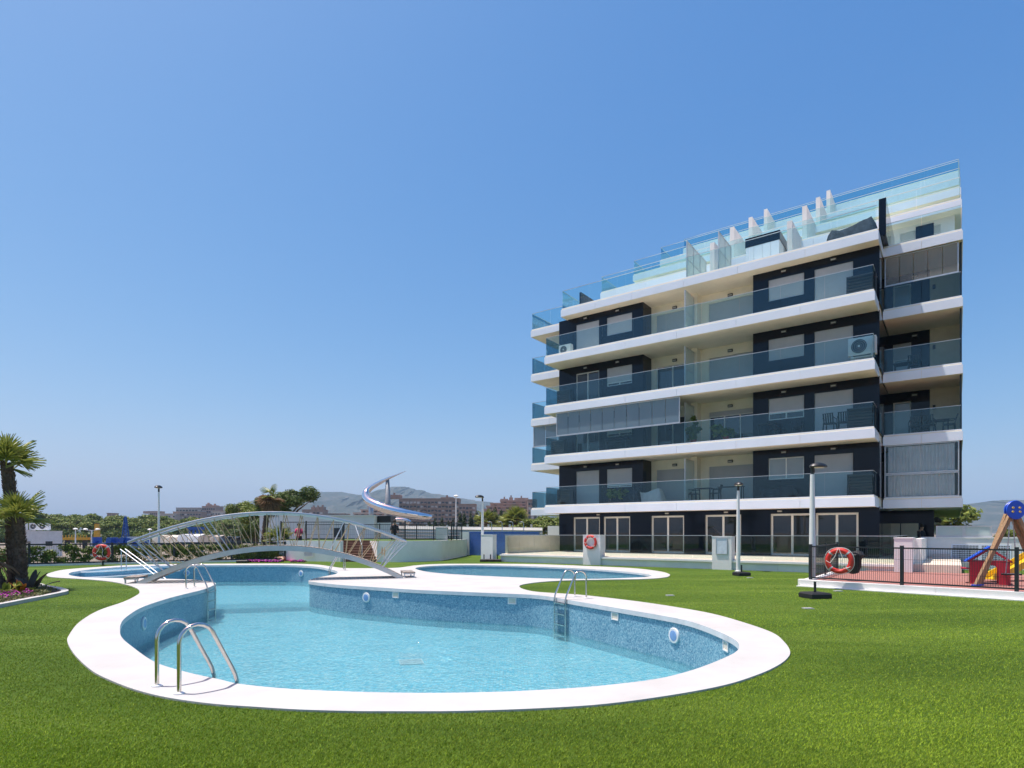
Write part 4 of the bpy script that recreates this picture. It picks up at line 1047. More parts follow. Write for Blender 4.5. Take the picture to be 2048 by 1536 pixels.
MB().add([A+Vector((0,.215,-.3)),B+Vector((0,.215,-.3)),B+Vector((0,.215,zt1)),A+Vector((0,.215,zt0))],[(0,1,2,3)]).build('backing','grey_metal_wall',SWl)
# gate
g0 = G(897,1109.5); g1 = G(924,1110)
t = thing('metal_gate','black barred garden gate before the grey slatted wall','gate',(g0.x,g0.y,0),math.atan2(g1.y-g0.y,g1.x-g0.x)); gl = (g1-g0).length
for x in (0,gl): box('post',x-.05,x+.05,-.05,.05,0,1.42,'black_paint',t)
for z in (.28,1.1): box('rail',.05,gl-.05,-.02,.02,z-.02,z+.02,'black_paint',t)
for k in range(6): x = gl*(k+1)/7; box('bar',x-.014,x+.014,-.014,.014,.08,1.4,'black_paint',t)
# blue tiled shower wall
q0 = G(930,1110.3); q1 = Vector((X_(1078,42.5),42.5,0)); ang = math.atan2(q1.y-q0.y,q1.x-q0.x); ql = (q1-q0).length
t = thing('shower_wall','blue mosaic wall with a white end beside the gate','wall',(q0.x,q0.y,0),ang)
box('end_block',-.35,.35,-.1,.4,0,1.68,'white_render',t); uv_box(MB().box(.352,ql,0,.3,0,1.64),'tiled_face','mosaic_blue',parent=t); box('coping',.352,ql,-.03,.33,1.64,1.69,'blue_tile',t)
for k,px in enumerate((902/7.31+860,1055/7.31+860,1212/7.31+860,1370/7.31+860)):
    Y_ = 43.6; x = X_(px,Y_); t = thing('bent_pole',f'thin grey pole with bent top behind the blue wall, {["first","second","third","fourth"][k]} from the gate','pole',(x,Y_,0),0,'bent poles behind the blue wall')
    MB().tube([(0,0,0),(0,0,2.25),(-.02,0,2.36),(-.09,0,2.42),(-.2,0,2.43)],.03,6).build('pole','galv',t,smooth=True); MB().box(-.30,-.2,-.05,.05,2.40,2.44).build('head','galv',t)

# ------------------------------------------------------------------ playground
PA, PBx = Vector((9.02,18.55,0)), Vector((20.5,5.8,0)); PC = Vector((12.3,22.9,0))
PG = ccw([PA, PBx, Vector((30,10,0)), Vector((33,19,0)), bl(9.5,TV+.9), bl(.2,TV-.02), PC])
fill(PG,[],.165).build('playground_surface','rubber_floor',kind='structure')
KB = thing('playground_kerb','low white kerb around the playground','kerb',(0,0,0))
def kerb_run(a,b,h=.2,w=.28):
    d = (b-a).normalized(); n = max(1,int((b-a).length/3)); nn = Vector((-d.y,d.x,0))
    for i in range(n):
        p = a+(b-a)*i/n; q = a+(b-a)*(i+1)/n
        MB().bar(p+d*.003+Vector((0,0,(h-.05)/2)),q-d*.003+Vector((0,0,(h-.05)/2)),w,h+.05).build('kerb_block','white_render',KB)
kd = (PBx-PA).normalized(); kn = Vector((kd.y,-kd.x,0))
kerb_run(PA-kd*.1,PBx); kerb_run(PA+Vector((.14,.18,0)),PC)
MB().lathe([(.24,-.02),(.24,.205)],16,(PA.x+.05,PA.y+.1,0)).build('kerb_end','white_render',KB)
MB().bar(PA-kd*.2-kn*-.19+Vector((0,0,.012)),PBx-kn*-.19+Vector((0,0,.012)),.12,.03).build('kerb_foot','white_paint',KB)
fence('playground_fence','dark green mesh fence along the front of the playground',[(PA.x+.15,PA.y+.05),tuple((PA+kd*2.55)[:2]),tuple((PA+kd*5.0)[:2]),tuple((PA+kd*9)[:2])],.2,1.24,2.5,.052,rows=(.33,.68),pr=.04)
fence('playground_fence','dark mesh fence along the rear kerb, left of the playground',[(PA.x+.3,PA.y+.3),(PC.x,PC.y)],.2,1.24,2.4,.06)
# white base of the right wing with perforated screens, block and steps
BS = thing('podium_wall','white podium wall with perforated screens right of the building','wall',P0,BROT)
bx0, bx1 = lx(1788,TV-.35), lx(1825,TV-.35)
box('block',bx0,bx1,TV-.35,TV+1.2,-.02,1.42,'white_render',BS); box('block_cap',bx0-.02,bx1+.02,TV-.37,TV+1.22,1.42,1.46,'white_paint',BS)
vq = 3.0; 
box('long_wall',lx(1842,vq),lx(2300,vq),vq,vq+.25,-.02,1.38,'white_render',BS); box('long_cap',lx(1842,vq),lx(2300,vq),vq-.03,vq+.28,1.38,1.44,'white_paint',BS)
box('return_wall',lx(1842,vq)-.002,lx(1842,vq)+.25,TV+1.2,vq-.03,-.02,1.40,'white_render',BS)
for k,(p0,p1) in enumerate(((1905,1957),(1963,2020))):
    a,b = lx(p0,vq),lx(p1,vq); m = MB(); nx = 18
    for i in range(nx):
        for j in range(11):
            x = a+(b-a)*(i+.5)/nx; z = .18+j*.085; m.box(x-(b-a)/nx*.32,x+(b-a)/nx*.32,vq-.012,vq-.003,z-.028,z+.028)
    m.build('perforation','lamp_dark',BS,kind='stuff')
    MB().box(a-.05,b+.05,vq-.008,vq-.0025,.1,1.12).build('screen_plate','white_panel',BS)
for a,b in ((1872,1928),(1928,1984)):
    x0,x1 = lx(a,vq+.1),lx(b,vq+.1); f = MB().box(x0,x0+.06,vq+.08,vq+.14,1.44,1.96).box(x1-.06,x1,vq+.08,vq+.14,1.44,1.96).box(x0+.06,x1-.06,vq+.08,vq+.14,1.9,1.96).box(x0+.06,x1-.06,vq+.08,vq+.14,1.44,1.5).build('parapet_frame','galv',BS)
    box('frosted_pane',x0+.06,x1-.06,vq+.105,vq+.115,1.5,1.9,'frosted_glass',f)
for k in range(3): x = lx(1862,vq-1); box('entry_step',x+.05,x+1.5-k*.4,vq-1.3+.3*k,vq-.01,-.02,.33+.17*k,'ring_tape',BS)
# far villa with glass roof terrace at the right
t = thing('villa','flat roofed grey villa beyond the podium wall','building',bl(14,16),BROT); box('wall',0,8,0,6,-1,1.9,'white_render',t); box('roof_slab',-.3,8.3,-.3,6.3,1.9,2.05,'galv',t); box('roof_glass',1,5,.2,.22,2.05,2.9,'roof_glass',t)
# swing frame
sp = Vector((12.9,16.55,.165)); apex = AT(2027,1020,16.8)
SWG = thing('swing_frame','timber swing frame with blue round joint plates and chains','swing',(0,0,0))
ax = Vector((.93,.37,0)); pxn = Vector((ax.y,-ax.x,0))   # beam runs away to the right
legs = [(G(1957,1175,.165),0),(G(1976,1176,.165),.12)]
ft = [Vector((apex.x-1.0,apex.y-.12,.165)),Vector((apex.x-.78,apex.y+.05,.165))]
spread = Vector((1,-.08,0)).normalized()
for s,o in ((-.98,0),(-.80,.14),(.80,.14),(.98,0)):
    f = Vector((apex.x,apex.y,0))+spread*s+Vector((0,o,.165)); top = apex+spread*(.07 if s > 0 else -.07)+Vector((0,o,-.12))
    MB().bar(f,top,.10,.10,(0,1,0)).build('leg','timber',SWG)
    MB().box(f.x-.08,f.x+.08,f.y-.08,f.y+.08,.166,.2).build('foot_plate','play_blue',SWG)
for o in (-.07,.21):
    mb = MB().lathe([(.01,-.02),(.255,-.02),(.265,0),(.255,.02),(.01,.02)],32,(0,0,0),'y').xf(Matrix.Translation(apex+Vector((0 if o < 0 else .17,o,0)))); pl = mb.build('joint_plate','play_blue',SWG,smooth=True)
    if o < 0:
        for dx,dz_ in ((-.09,.06),(.09,.06),(-.10,-.05),(.10,-.05)): MB().lathe([(.028,-.045),(.03,-.02)],12,(apex.x+dx,apex.y+o,apex.z+dz_),'y').build('bolt_cap','bolt_yellow',pl,smooth=True)
MB().tube([apex+Vector((.0,.07,0)),apex+ax*2.6+Vector((0,.07,0))],.055,10).build('beam','black_paint',SWG,smooth=True)
for s in (-.9,.9): f = apex+ax*2.6+Vector((s*.35,-s*.9,0)); f.z = .165; MB().bar(f,apex+ax*2.6,.1,.1).build('leg','timber',SWG)
seat = G(2029,1165,.38); seat = Vector((apex.x+.03,apex.y+.1,.48))
for dx in (-.16,.16):
    a = Vector((apex.x+.02+dx*.15,apex.y+.1,apex.z-.08)); b = seat+Vector((dx,0,.05)); n = 30; m = MB()
    for i in range(n):
        p = a+(b-a)*i/n; q = a+(b-a)*(i+1.15)/n; m.bar(p,q,.030 if i % 2 else .010,.010 if i % 2 else .030,(0,1,0))
    m.build('chain','galv',SWG)
MB().box(seat.x-.22,seat.x+.22,seat.y-.09,seat.y+.09,seat.z-.02,seat.z+.02).build('seat','rubber',SWG)
for k in range(5): MB().box(seat.x-.21+k*.09,seat.x-.17+k*.09,seat.y-.095,seat.y+.095,seat.z+.021,seat.z+.028).build('seat_tread','galv',SWG)
# playhouse
hp = AT(1978,1172,17.6); hp.z = .166
PH = thing('playhouse','small red playhouse with blue roof and arched opening','playhouse',(hp.x,hp.y,.166),-.62)
def front_panel(y):
    prof = [(-.45,0),(-.2,0)] + [(.2*math.cos(R(a))-0, .42+.2*math.sin(R(a))) for a in range(180,-1,-20)] + [(.2,0),(.45,0),(.45,.66),(-.45,.66)]
    # two posts and an arch, as quads
    m = MB(); arc = [(.2*math.cos(R(a)), .40+.16*math.sin(R(a))) for a in range(180,-1,-15)]
    for x0,x1 in ((-.45,-.2),(.2,.45)): m.box(x0,x1,y-.012,y+.012,0,.66)
    for (xa,za),(xb,zb) in zip(arc[:-1],arc[1:]):
        m.add([(xa,y-.012,za),(xb,y-.012,zb),(xb,y-.012,.66),(xa,y-.012,.66),(xa,y+.012,za),(xb,y+.012,zb),(xb,y+.012,.66),(xa,y+.012,.66)],[(0,1,2,3),(7,6,5,4),(0,4,5,1),(3,2,6,7)])
    return m
front_panel(-.4).build('front_panel','play_red',PH); front_panel(.4).build('back_panel','play_red',PH)
box('side_panel',-.462,-.438,-.388,.388,0,.66,'timber',PH); box('side_panel',.438,.462,-.388,.388,0,.3,'play_red',PH)
for y in (-.41,.41):
    for s in (-1,1): MB().bar((s*.5,y,.64),(0,y,1.02),.05,.05).build('gable_bar','play_red',PH)
MB().add([(-.58,-.5,.62),(-.58,.5,.62),(0,.5,1.06),(0,-.5,1.06),(-.58,-.5,.65),(-.58,.5,.65),(0,.5,1.09),(0,-.5,1.09)],[(0,1,2,3),(7,6,5,4),(0,3,7,4),(1,0,4,5),(2,1,5,6),(3,2,6,7)]).build('roof_panel','play_blue',PH)
box('window_ledge',.30,.36,-.6,-.41,.34,.37,'play_red',PH); box('table_ledge',-.66,-.46,-.3,.3,.42,.45,'play_red',PH)
# slide
t = thing('slide','yellow slide behind the playhouse','slide',(0,0,0)); s0 = AT(1990,1163,18.4); s1 = AT(2075,1110,18.9); dd = (s1-s0); side = Vector((-dd.y,dd.x,0)).normalized()*.22
s0.z = max(s0.z,.25)
pts = [s0-Vector((dd.x*.2,dd.y*.2,-.0)),s0,s0+dd*.5+Vector((0,0,-.06)),s1]
for k,(a,b) in enumerate(zip(pts[:-1],pts[1:])):
    MB().bar(a,b,.42,.03).build('chute','play_yellow',t)
    for s in (-1,1): MB().bar(a+side*s+Vector((0,0,.08)),b+side*s+Vector((0,0,.08)),.03,.2).build('side_lip','play_yellow',t)
for k in (-1,1): q = s1+side*k; MB().bar((q.x,q.y,.166),(q.x,q.y,s1.z+.5),.08,.08,(0,1,0)).build('post','timber',t)
# black bag behind the lifebuoy
bagc = Vector((10.05,17.75,.75)); m = MB().lathe([(.02,-.32),(.14,-.28),(.17,-.1),(.15,.1),(.19,.24),(.12,.34),(.02,.37)],14)
rg = random.Random(5); m.v = [(x*(1+.2*rg.random())+z*.2,y*(1+.2*rg.random()),z) for x,y,z in m.v]
m.build('rubbish_bag','rubber',loc=bagc,label='black plastic bag hung on the fence behind the orange lifebuoy',cat='bag',smooth=True)

# ------------------------------------------------------------------ far buildings
def far_block(label, px0, px1, ytop, Y, depth, mat, rows, cols, floor=2.9, name='apartment_block', group=None, extras=(), ybot=None, wz=(1.3,1.5), balc=0, rz=0):
    """box block with its own windows; extras: (px0,px1,ytop) taller boxes on the roof"""
    x0, x1 = X_(px0,Y), X_(px1,Y); z1 = CAMH+(HY-ytop)/FPX*Y; cx_ = (x0+x1)/2; w = (x1-x0)/2
    t = thing(name, label, 'building', (cx_,Y,-1.2), rz, group); h = z1+1.2
    box('wall', -w, w, 0, depth, 0, h, mat, t)
    box('parapet', -w-.3, w+.3, -.3, depth+.3, h, h+.5, mat, t)
    for (a,b,yt) in extras:
        xa, xb, zz = X_(a,Y)-cx_, X_(b,Y)-cx_, CAMH+(HY-yt)/FPX*Y+1.2
        e = box('roof_tower', xa, xb, depth*.2, depth*.7, h+.5, zz, mat, t); box('chimney', (xa+xb)/2-.6, (xa+xb)/2+.6, depth*.3, depth*.45, zz, zz+1.6, mat, e)
    me = None
    for r_ in range(rows):
        z = h-1.2-(r_+.5)*floor
        if z < .5: break
        for c_ in range(cols):
            x = -w+2*w*(c_+.5)/cols; ww = min(wz[0], 2*w/cols*.36)
            o = bpy.data.objects.new('window', None)
            if me is None:
                me = MB().box(-ww,ww,-.06,.02,-wz[1]/2,wz[1]/2).mesh('window','far_window'); me2 = MB().box(-ww,ww,-.07,.02,-wz[1]/2,wz[1]/2).mesh('window','far_shutter')
            bpy.data.objects.remove(o)
            link('window', me2 if random.random() < .25 else me, t, (x,0,z))
        if balc and r_ % 1 == 0:
            for c_ in range(balc):
                x = -w+2*w*(c_+.5)/balc; box('balcony', x-w/balc*.45, x+w/balc*.45, -1.3, -.08, z-1.35, z-.35, mat, t)
    return t
far_block('long brown brick apartment block behind the silver spiral sculpture',798,918,998,430,16,'brick_brown',8,17,extras=((772,799,989),(880,905,994)),balc=6)
far_block('lower right end of the brown brick block, above the cypresses',918,951,1009,428,14,'brick_brown',7,5,balc=2)
for k,(a,b,y) in enumerate(((690,778,1032),(705,778,1026),(718,776,1019),(730,772,1013),(742,770,1006))):
    if k == 0: tb = thing('apartment_block','pinkish stepped terrace block left of the sculpture column','building',(X_(734,400),400,-1.2))
    x0, x1 = X_(a,400)-X_(734,400), X_(b,400)-X_(734,400); z1 = CAMH+(HY-y)/FPX*400+1.2
    st = box('tier', x0, x1, 3*k, 24, 0 if k == 0 else z1-2.4, z1, 'brick_pink', tb); box('tier_parapet', x0-.4, x1+.4, 3*k-1.2, 3*k-.1, z1-.5, z1+.5, 'brick_pale', st)
    for c_ in range(7-k): x = x0+(x1-x0)*(c_+.5)/(7-k); box('window', x-.9, x+.9, 3*k-.05, 3*k+.05, z1-2.0, z1-.7, 'far_window', st)
tb = None
for k,(a,b,y) in enumerate(((955,1062,1034),(962,1062,1026),(968,1062,1019),(972,1058,1012),(980,1058,1006),(1000,1057,1000))):
    if tb is None: tb = thing('apartment_block','stepped brown terrace block with roof towers behind the palms','building',(X_(1010,410),410,-1.2))
    x0, x1 = X_(a,410)-X_(1010,410), X_(b,410)-X_(1010,410); z1 = CAMH+(HY-y)/FPX*410+1.2
    st = box('tier', x0, x1, 2.6*k, 26, 0 if k == 0 else z1-2.5, z1, 'brick_pink', tb); box('tier_parapet', x0-.4, x1+.4, 2.6*k-1.2, 2.6*k-.1, z1-.5, z1+.6, 'brick_pink', st)
    for c_ in range(8-k): x = x0+(x1-x0)*(c_+.5)/(8-k); box('window', x-1.0, x+1.0, 2.6*k-.05, 2.6*k+.05, z1-2.1, z1-.7, 'far_window', st)
for a,b,y in ((1000,1016,995),(1018,1026,992),(1029,1058,993)):
    x0, x1 = X_(a,410)-X_(1010,410), X_(b,410)-X_(1010,410); zz = CAMH+(HY-y)/FPX*410+1.2; box('roof_tower', x0, x1, 16, 22, CAMH+(HY-1000)/FPX*410+1.2, zz, 'brick_pink', tb)
    box('chimney', (x0+x1)/2-.5,(x0+x1)/2+.5,17,18,zz,zz+1.5,'brick_brown',tb)
far_block('brown block edge half hidden behind the left balconies',1056,1074,1000,395,14,'brick_brown',8,3,balc=0)
far_block('grey brown block with a row of roof chimneys left of the stepped terraces',604,646,1020,520,14,'brick_brown',4,6,extras=((620,627,1014),(629,636,1014),(638,645,1013)))
far_block('long low dark block at the foot of the mountain',645,692,1028,540,14,'brick_brown',3,9)
far_block('long pale topped block on the ridge left of the pine tree',352,408,1016,640,18,'brick_pale',2,9,extras=((410,418,1010),))
far_block('brown windowed block below the pale ridge block',346,402,1024,610,12,'brick_brown',4,10)
far_block('brown ridge block with aerials left of the pine tree',404,430,1013,630,18,'brick_pink',5,6,extras=((408,413,1008),(420,427,1010)))
far_block('stepped pale block under the ridge beside the pine tree',424,474,1023,600,16,'brick_pale',4,9,balc=4)
far_block('brown block with flat roof behind the pine tree',452,490,1015,645,16,'brick_pink',4,6,extras=((468,478,1012),))
far_block('small pink block above the pine wood, left of the lamp post',296,315,1023,660,14,'brick_pink',3,5,extras=((283,296,1027),))
far_block('tiny brown house block peeking over the pine wood',214,225,1027,520,8,'brick_brown',2,3)
far_block('white flat building right of the lone lamp post',318,350,1028,600,12,'brick_pale',3,7)

# ------------------------------------------------------------------ silver spiral sculpture
SCY = 105.0
t = thing('spiral_sculpture','mirror polished spiral horn sculpture winding round a tall steel column','sculpture',(X_(776,SCY),SCY,-1.2))
o = Vector((X_(776,SCY),SCY,-1.2))
sp_ = [(812,942,-1.5,.03),(795,949,-1.0,.12),(778,956,-.4,.24),(758,966,.6,.38),(741,976,1.0,.50),(732,986,.6,.60),(733,996,-.6,.68),(745,1006,-2.0,.76),(768,1016,-3.0,.80),(800,1025,-3.2,.78),(835,1031,-2.5,.62),(852,1033,-1.6,.50),(862,1033.5,-.8,.30)]
pts = []; rad = []
S_ = spline([AT(a,b,SCY+d)-o for a,b,d,_ in sp_],6,False); rr = [q[3] for q in sp_]
for i in range(len(S_)):
    f = i/6; k = min(int(f),len(rr)-2); rad.append(rr[k]+(rr[k+1]-rr[k])*(f-k))
MB().tube(S_,rad,18).build('spiral','chrome',t,smooth=2)
MB().tube([AT(776,1062,SCY)-o,AT(776,1045,SCY)-o,AT(776,1020,SCY)-o,AT(775,957,SCY)-o],[.75,.72,.55,.30],14).build('column','column_grey',t,smooth=2)
MB().tube([AT(742,1046,SCY+1)-o,AT(742,1008,SCY+1)-o],[.42,.42],12).build('support','rail_metal',t,smooth=2)
S2 = spline([AT(a,b,SCY-1.5)-o for a,b in ((784,1041),(800,1040),(812,1042),(820,1046))],5,False); MB().tube(S2,.42,12).build('lower_coil','chrome',t,smooth=2)

# ------------------------------------------------------------------ yard beyond the left fence
def yard(px,Y): return X_(px,Y)
t = thing('site_container','white site container with a small dark window beyond the hedge','container',(yard(93,60),60,-.75),R(36)); w = 25/FPX*60
box('body',-w,w,0,2.4,0,2.5,'container',t); box('roof_rim',-w-.04,w+.04,-.04,2.44,2.5,2.56,'container',t); wf = box('window',-.15,.55,-.05,-.003,1.0,1.6,'window_frame',t); box('pane',-.08,.48,-.07,-.052,1.07,1.53,'far_window',wf)
t = thing('site_container','white site cabin at the left, behind the palm trunks','container',(yard(50,62),62,-.75),R(36)); box('body',-1.4,.75,0,2.4,0,2.6,'container',t); box('roof_rim',-1.44,.79,-.04,2.44,2.6,2.66,'container',t); box('shade_board',-1.3,.6,-.3,-.01,1.3,1.5,'plank',t)
def ac_unit(loc, rz, label, s=1.0, group='outdoor air conditioning units'):
    t = thing('air_conditioner',label,'air conditioner',loc,rz,group)
    MB().box(-.42*s,.42*s,-.16*s,.16*s,.05*s,.65*s).build('casing','ac_white',t)
    MB().lathe([(.235*s,-.175*s),(.235*s,-.162*s)],24,(-.09*s,0,.35*s),'y').build('fan_guard','plastic_dark',t)
    for r_ in (.20,.14,.08): MB().torus((-.09*s,-.178*s,.35*s),r_*s,.006*s,24,5).build('guard_ring','galv',t)
    MB().lathe([(.04*s,-.19*s),(.04*s,-.176*s)],12,(-.09*s,0,.35*s),'y').build('fan_hub','ac_white',t)
    for dx in (-.3,.3): MB().box((dx-.03)*s,(dx+.03)*s,-.15*s,.15*s,0,.049*s).build('foot','galv',t)
    return t
for px,l in ((43,'air conditioner on the roof of the left site cabin'),(71,'small air conditioner at the left end of the container roof'),(89,'air conditioner in the middle of the container roof')):
    ac_unit((yard(px,61),61,1.86),.1,l,1.15,'air conditioners on the containers')
def truss(name,label,a,b,w0,w1,mat,Y,cat):
    """lattice mast from a to b (world)"""
    t = thing(name,label,cat,a); d = Vector(b)-Vector(a); n = 7; H = d.length
    ch = [Vector((sx,sy,0)) for sx,sy in ((-1,-1),(1,-1),(1,1),(-1,1))]
    P = lambda i,c: d*(i/n)+c*(w0+(w1-w0)*i/n)
    for c in ch: MB().tube([P(0,c),P(n,c)],.07,5).build('chord',mat,t)
    m = MB()
    for i in range(n):
        for k in range(4): m.tube([P(i,ch[k]),P(i+1,ch[(k+1)%4])],.04,4); m.tube([P(i+1,ch[k]),P(i+1,ch[(k+1)%4])],.04,4)
    m.build('lattice',mat,t); return t
Yc = 85.
truss('lattice_mast','blue lattice mast rising before the pine wood',AT(251,1083,Yc),AT(251,1033,Yc),.36,.07,'crane_blue',Yc,'mast')
t = thing('crane_jib','upright yellow crane jib section beside the blue mast','crane',AT(194,1083,Yc)); MB().add([(-.34,-.3,0),(.34,-.3,0),(.34,.3,0),(-.34,.3,0),(-.2,-.2,2.5),(.2,-.2,2.5),(.2,.2,2.5),(-.2,.2,2.5)],[(3,2,1,0),(4,5,6,7),(0,1,5,4),(1,2,6,5),(2,3,7,6),(3,0,4,7)]).build('boom','crane_yellow',t); box('tip',-.19,.19,-.19,.19,2.5,2.62,'lamp_dark',t); box('base',-.5,.5,-.4,.4,-1.5,0,'galv',t)
t = thing('crane_beam','long yellow beam lying on supports beyond the hedge','crane',AT(150,1080,Yc)); hw = 22/FPX*Yc; box('beam',-hw,hw*1.3,-.3,.3,0,.35,'crane_yellow',t); 
for k in range(9): x = -hw+k*hw*.27; box('web',x,x+.12,-.32,-.302,.36,.7,'crane_yellow',t)
box('support',-hw*.8,-hw*.6,-.3,.3,-2.3,-.002,'lamp_dark',t); box('support',hw*.8,hw,-.3,.3,-2.3,-.002,'lamp_dark',t)
t = thing('fairground_platform','low blue machinery platform spread behind the hedge fence','platform',AT(245,1086,80)); hw = 55/FPX*80; box('bed',-hw,hw,-1,1,-.6,0,'crane_blue',t)
rg = random.Random(3)
for k in range(26): x = rg.uniform(-hw,hw); h = rg.uniform(.2,.9); box('fitting',x,x+rg.uniform(.12,.6),rg.uniform(-.9,0),rg.uniform(.1,.9),0.001,h,'crane_blue' if rg.random() < .75 else 'galv',t)
for k in range(5): x = -hw+(k+.5)*hw*.4; box('support',x,x+.3,-.5,.5,-2.2,-.601,'lamp_dark',t)
t = thing('blue_gantry','blue gantry posts glimpsed through the bridge ropes','gantry',AT(391,1084,80)); 
for x in (-.9,-.3,.3,.9): MB().bar((x,0,-1.3),(x*.8,0,2.0),.22,.22,(0,1,0)).build('leg','crane_blue',t)
box('cross_beam',-1.1,1.1,-.15,.15,1.6,1.95,'crane_blue',t)
def street_lamp(px,ytop,Y,label,arms=1):
    b = AT(px,ytop,Y); t = thing('street_lamp',label,'street lamp',(b.x,Y,-1.2),0,'white street lamps beyond the fence'); H = b.z+1.2
    MB().tube([(0,0,0),(0,0,H-.1)],[.09,.06],8).build('pole','white_paint',t)
    for s in ((0,) if arms == 1 else (-.75,.75)):
        if s: MB().bar((0,0,H-.15),(s,0,H-.1),.06,.06).build('arm','white_paint',t)
        MB().lathe([(.26,H-.08),(.28,H),(.17,H+.1),(.04,H+.13)],14,(s,0,0)).build('lamp_head','white_paint',t,smooth=True)
street_lamp(151,1058,75,'white street lamp left of the double one, before the wood'); street_lamp(183,1058.5,75,'white street lamp with two heads before the wood',2); street_lamp(299.5,1059,80,'small white street lamp right of the blue mast')
street_lamp(912,992,70,'tall pale pole lamp between the spiral and the left lamp post')
for px0,px1,y0,y1,m,l,k in ((312,360,1070,1086,'beige_wall','tan covered boat trailer behind the bridge ropes','trailer'),(362,404,1068,1084,'curtain','pallets wrapped in white film behind the bridge ropes','pallets'),(405,445,1070,1084,'brick_pale','stacked pale boards behind the bridge ropes','boards'),(452,478,1073,1086,'far_window','dark parked trailer behind the bridge ropes','trailer')):
    Yv = 62.; p = AT((px0+px1)/2,y1,Yv); w = (px1-px0)/2/FPX*Yv; h = (y1-y0)/FPX*Yv; t = thing('stacked_goods' if k != 'trailer' else 'trailer',l,k,(p.x,Yv,p.z))
    nb_ = 4
    for i in range(nb_):
        x = -w+2*w*i/nb_; MB().add([(x+.02,-.8,0),(x+2*w/nb_-.02,-.8,0),(x+2*w/nb_-.02,.8,0),(x+.02,.8,0),(x+.06,-.7,h*(.8+.2*math.sin(i*2.1))),(x+2*w/nb_-.06,-.7,h*(.85+.15*math.cos(i))),(x+2*w/nb_-.06,.7,h),(x+.06,.7,h)],[(3,2,1,0),(4,5,6,7),(0,1,5,4),(1,2,6,5),(2,3,7,6),(3,0,4,7)]).build('bundle',m,t)
    box('bed',-w,w,-.8,.8,-.25,-.002,'lamp_dark',t)
    for s in (-w*.6,w*.6): MB().lathe([(.35,-.85),(.35,-.65)],14,(s,0,-.45),'y').build('wheel','rubber',t)

# ------------------------------------------------------------------ trees
def tree(name,label,loc,crown,trunk,cat='tree',group=None,s=1,rz=0,barkm='bark_pine'):
    t = thing(name,label,cat,loc,rz,group); link('crown',crown,t); link('trunk',trunk,t); t.scale = (s,s,s); return t
def umbrella(seed, n=2600, mat='pine_leaf', size=.62):
    rg = random.Random(seed); B = []
    for k in range(15):
        a = rg.uniform(0,6.28); r_ = 3.4*rg.random()**.6; B.append((r_*math.cos(a), r_*math.sin(a), 6.6-.10*r_*r_+rg.uniform(-.5,.5), rg.uniform(1.1,1.9), rg.uniform(1.1,1.9), rg.uniform(.55,.95)))
    for k in range(7):
        a = rg.uniform(0,6.28); r_ = rg.uniform(1.5,3.4); B.append((r_*math.cos(a), r_*math.sin(a), rg.uniform(3.2,5.2), 1.2,1.2,.7))
    return leaf_mesh('crown',B,n,size,mat,seed,thick=.5,up=.6)
tk = MB().tube([(0,0,0),(.1,.05,2),(-.05,.1,4),(0,0,6.2)],[.30,.24,.2,.1],8)
for k in range(6):
    a = k*1.05; tk.tube([(0,0,3.2+.3*k),(1.2*math.cos(a),1.2*math.sin(a),4.6+.15*k),(2.4*math.cos(a),2.4*math.sin(a),5.5+.1*k)],[.12,.08,.03],6)
PTR = tk.mesh('trunk','bark_pine',True)
PCR = [umbrella(i) for i in range(6)]
wood = []
for k in range(34):
    px = -30+k*15.6+random.uniform(-5,5); row = k % 3
    top = [1030,1033,1041][row] + (3 if px > 330 else 0) + random.uniform(-2,2) - (7 if 55 < px < 85 and row == 0 else 0); Y = [225,205,180][row]
    wood.append((px,top,Y))
for i,(px,top,Y) in enumerate(wood):
    H = CAMH+(HY-top)/FPX*Y+1.2; s = H/7.6
    tree('umbrella_pine','umbrella pine in the dense green wood beyond the left fence',(X_(px,Y),Y+random.uniform(-4,4),-1.2),PCR[i%6],PTR,group='umbrella pines of the left wood',s=s,rz=i*1.3)
# undergrowth closing the wood below the crowns
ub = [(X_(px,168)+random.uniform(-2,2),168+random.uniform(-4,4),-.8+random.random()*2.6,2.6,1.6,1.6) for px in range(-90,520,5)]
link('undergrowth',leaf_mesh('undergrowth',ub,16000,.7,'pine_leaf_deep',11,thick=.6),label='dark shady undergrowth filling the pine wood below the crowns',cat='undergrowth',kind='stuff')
def cyp(seed,H=7.,w=.75,n=1500):
    rg = random.Random(seed); B = []
    for k in range(16): z = H*(k+.6)/16.5; r_ = w*max(.14,math.sin(math.pi*min(1,(z/H)*.78+.2))**.8); B.append((rg.gauss(0,.07),rg.gauss(0,.07),z,r_,r_,H/16))
    return leaf_mesh('crown',B,n,.34,'cypress_leaf',seed,thick=.4,up=.9)
ORD = ['first','second','third','fourth','fifth','sixth','seventh','eighth','ninth','tenth','eleventh','twelfth','thirteenth','fourteenth','last']
CC = [cyp(40+i) for i in range(3)]; CTR = MB().tube([(0,0,0),(0,0,3)],[.14,.08],6).mesh('trunk','bark_pine')
for i,(px,top) in enumerate(((859,1041),(870,1036),(884,1033),(897,1040),(906,1037),(920.5,1023),(928.5,1025),(941,1024),(953,1021),(977,1016),(984,1020),(991,1013),(1002,1018),(1010,1036),(1021,1036))):
    Y = 120+7*(i%3); H = CAMH+(HY-top)/FPX*Y+1.2
    tree('cypress',f'dark slender cypress behind the grey slatted wall, {ORD[i]} from the left',(X_(px,Y),Y,-1.2),CC[i%3],CTR,group='cypress row behind the slatted wall',s=H/7.,rz=i)
hb = [(X_(px,130)+random.uniform(-.5,.5),130,1+random.random()*1.3,1.3,1,1.4) for px in range(845,1040,7)]
link('bush_row',leaf_mesh('bush_row',hb,3500,.5,'bush_leaf',12),label='row of low green bushes between the cypresses',cat='bushes',kind='stuff')
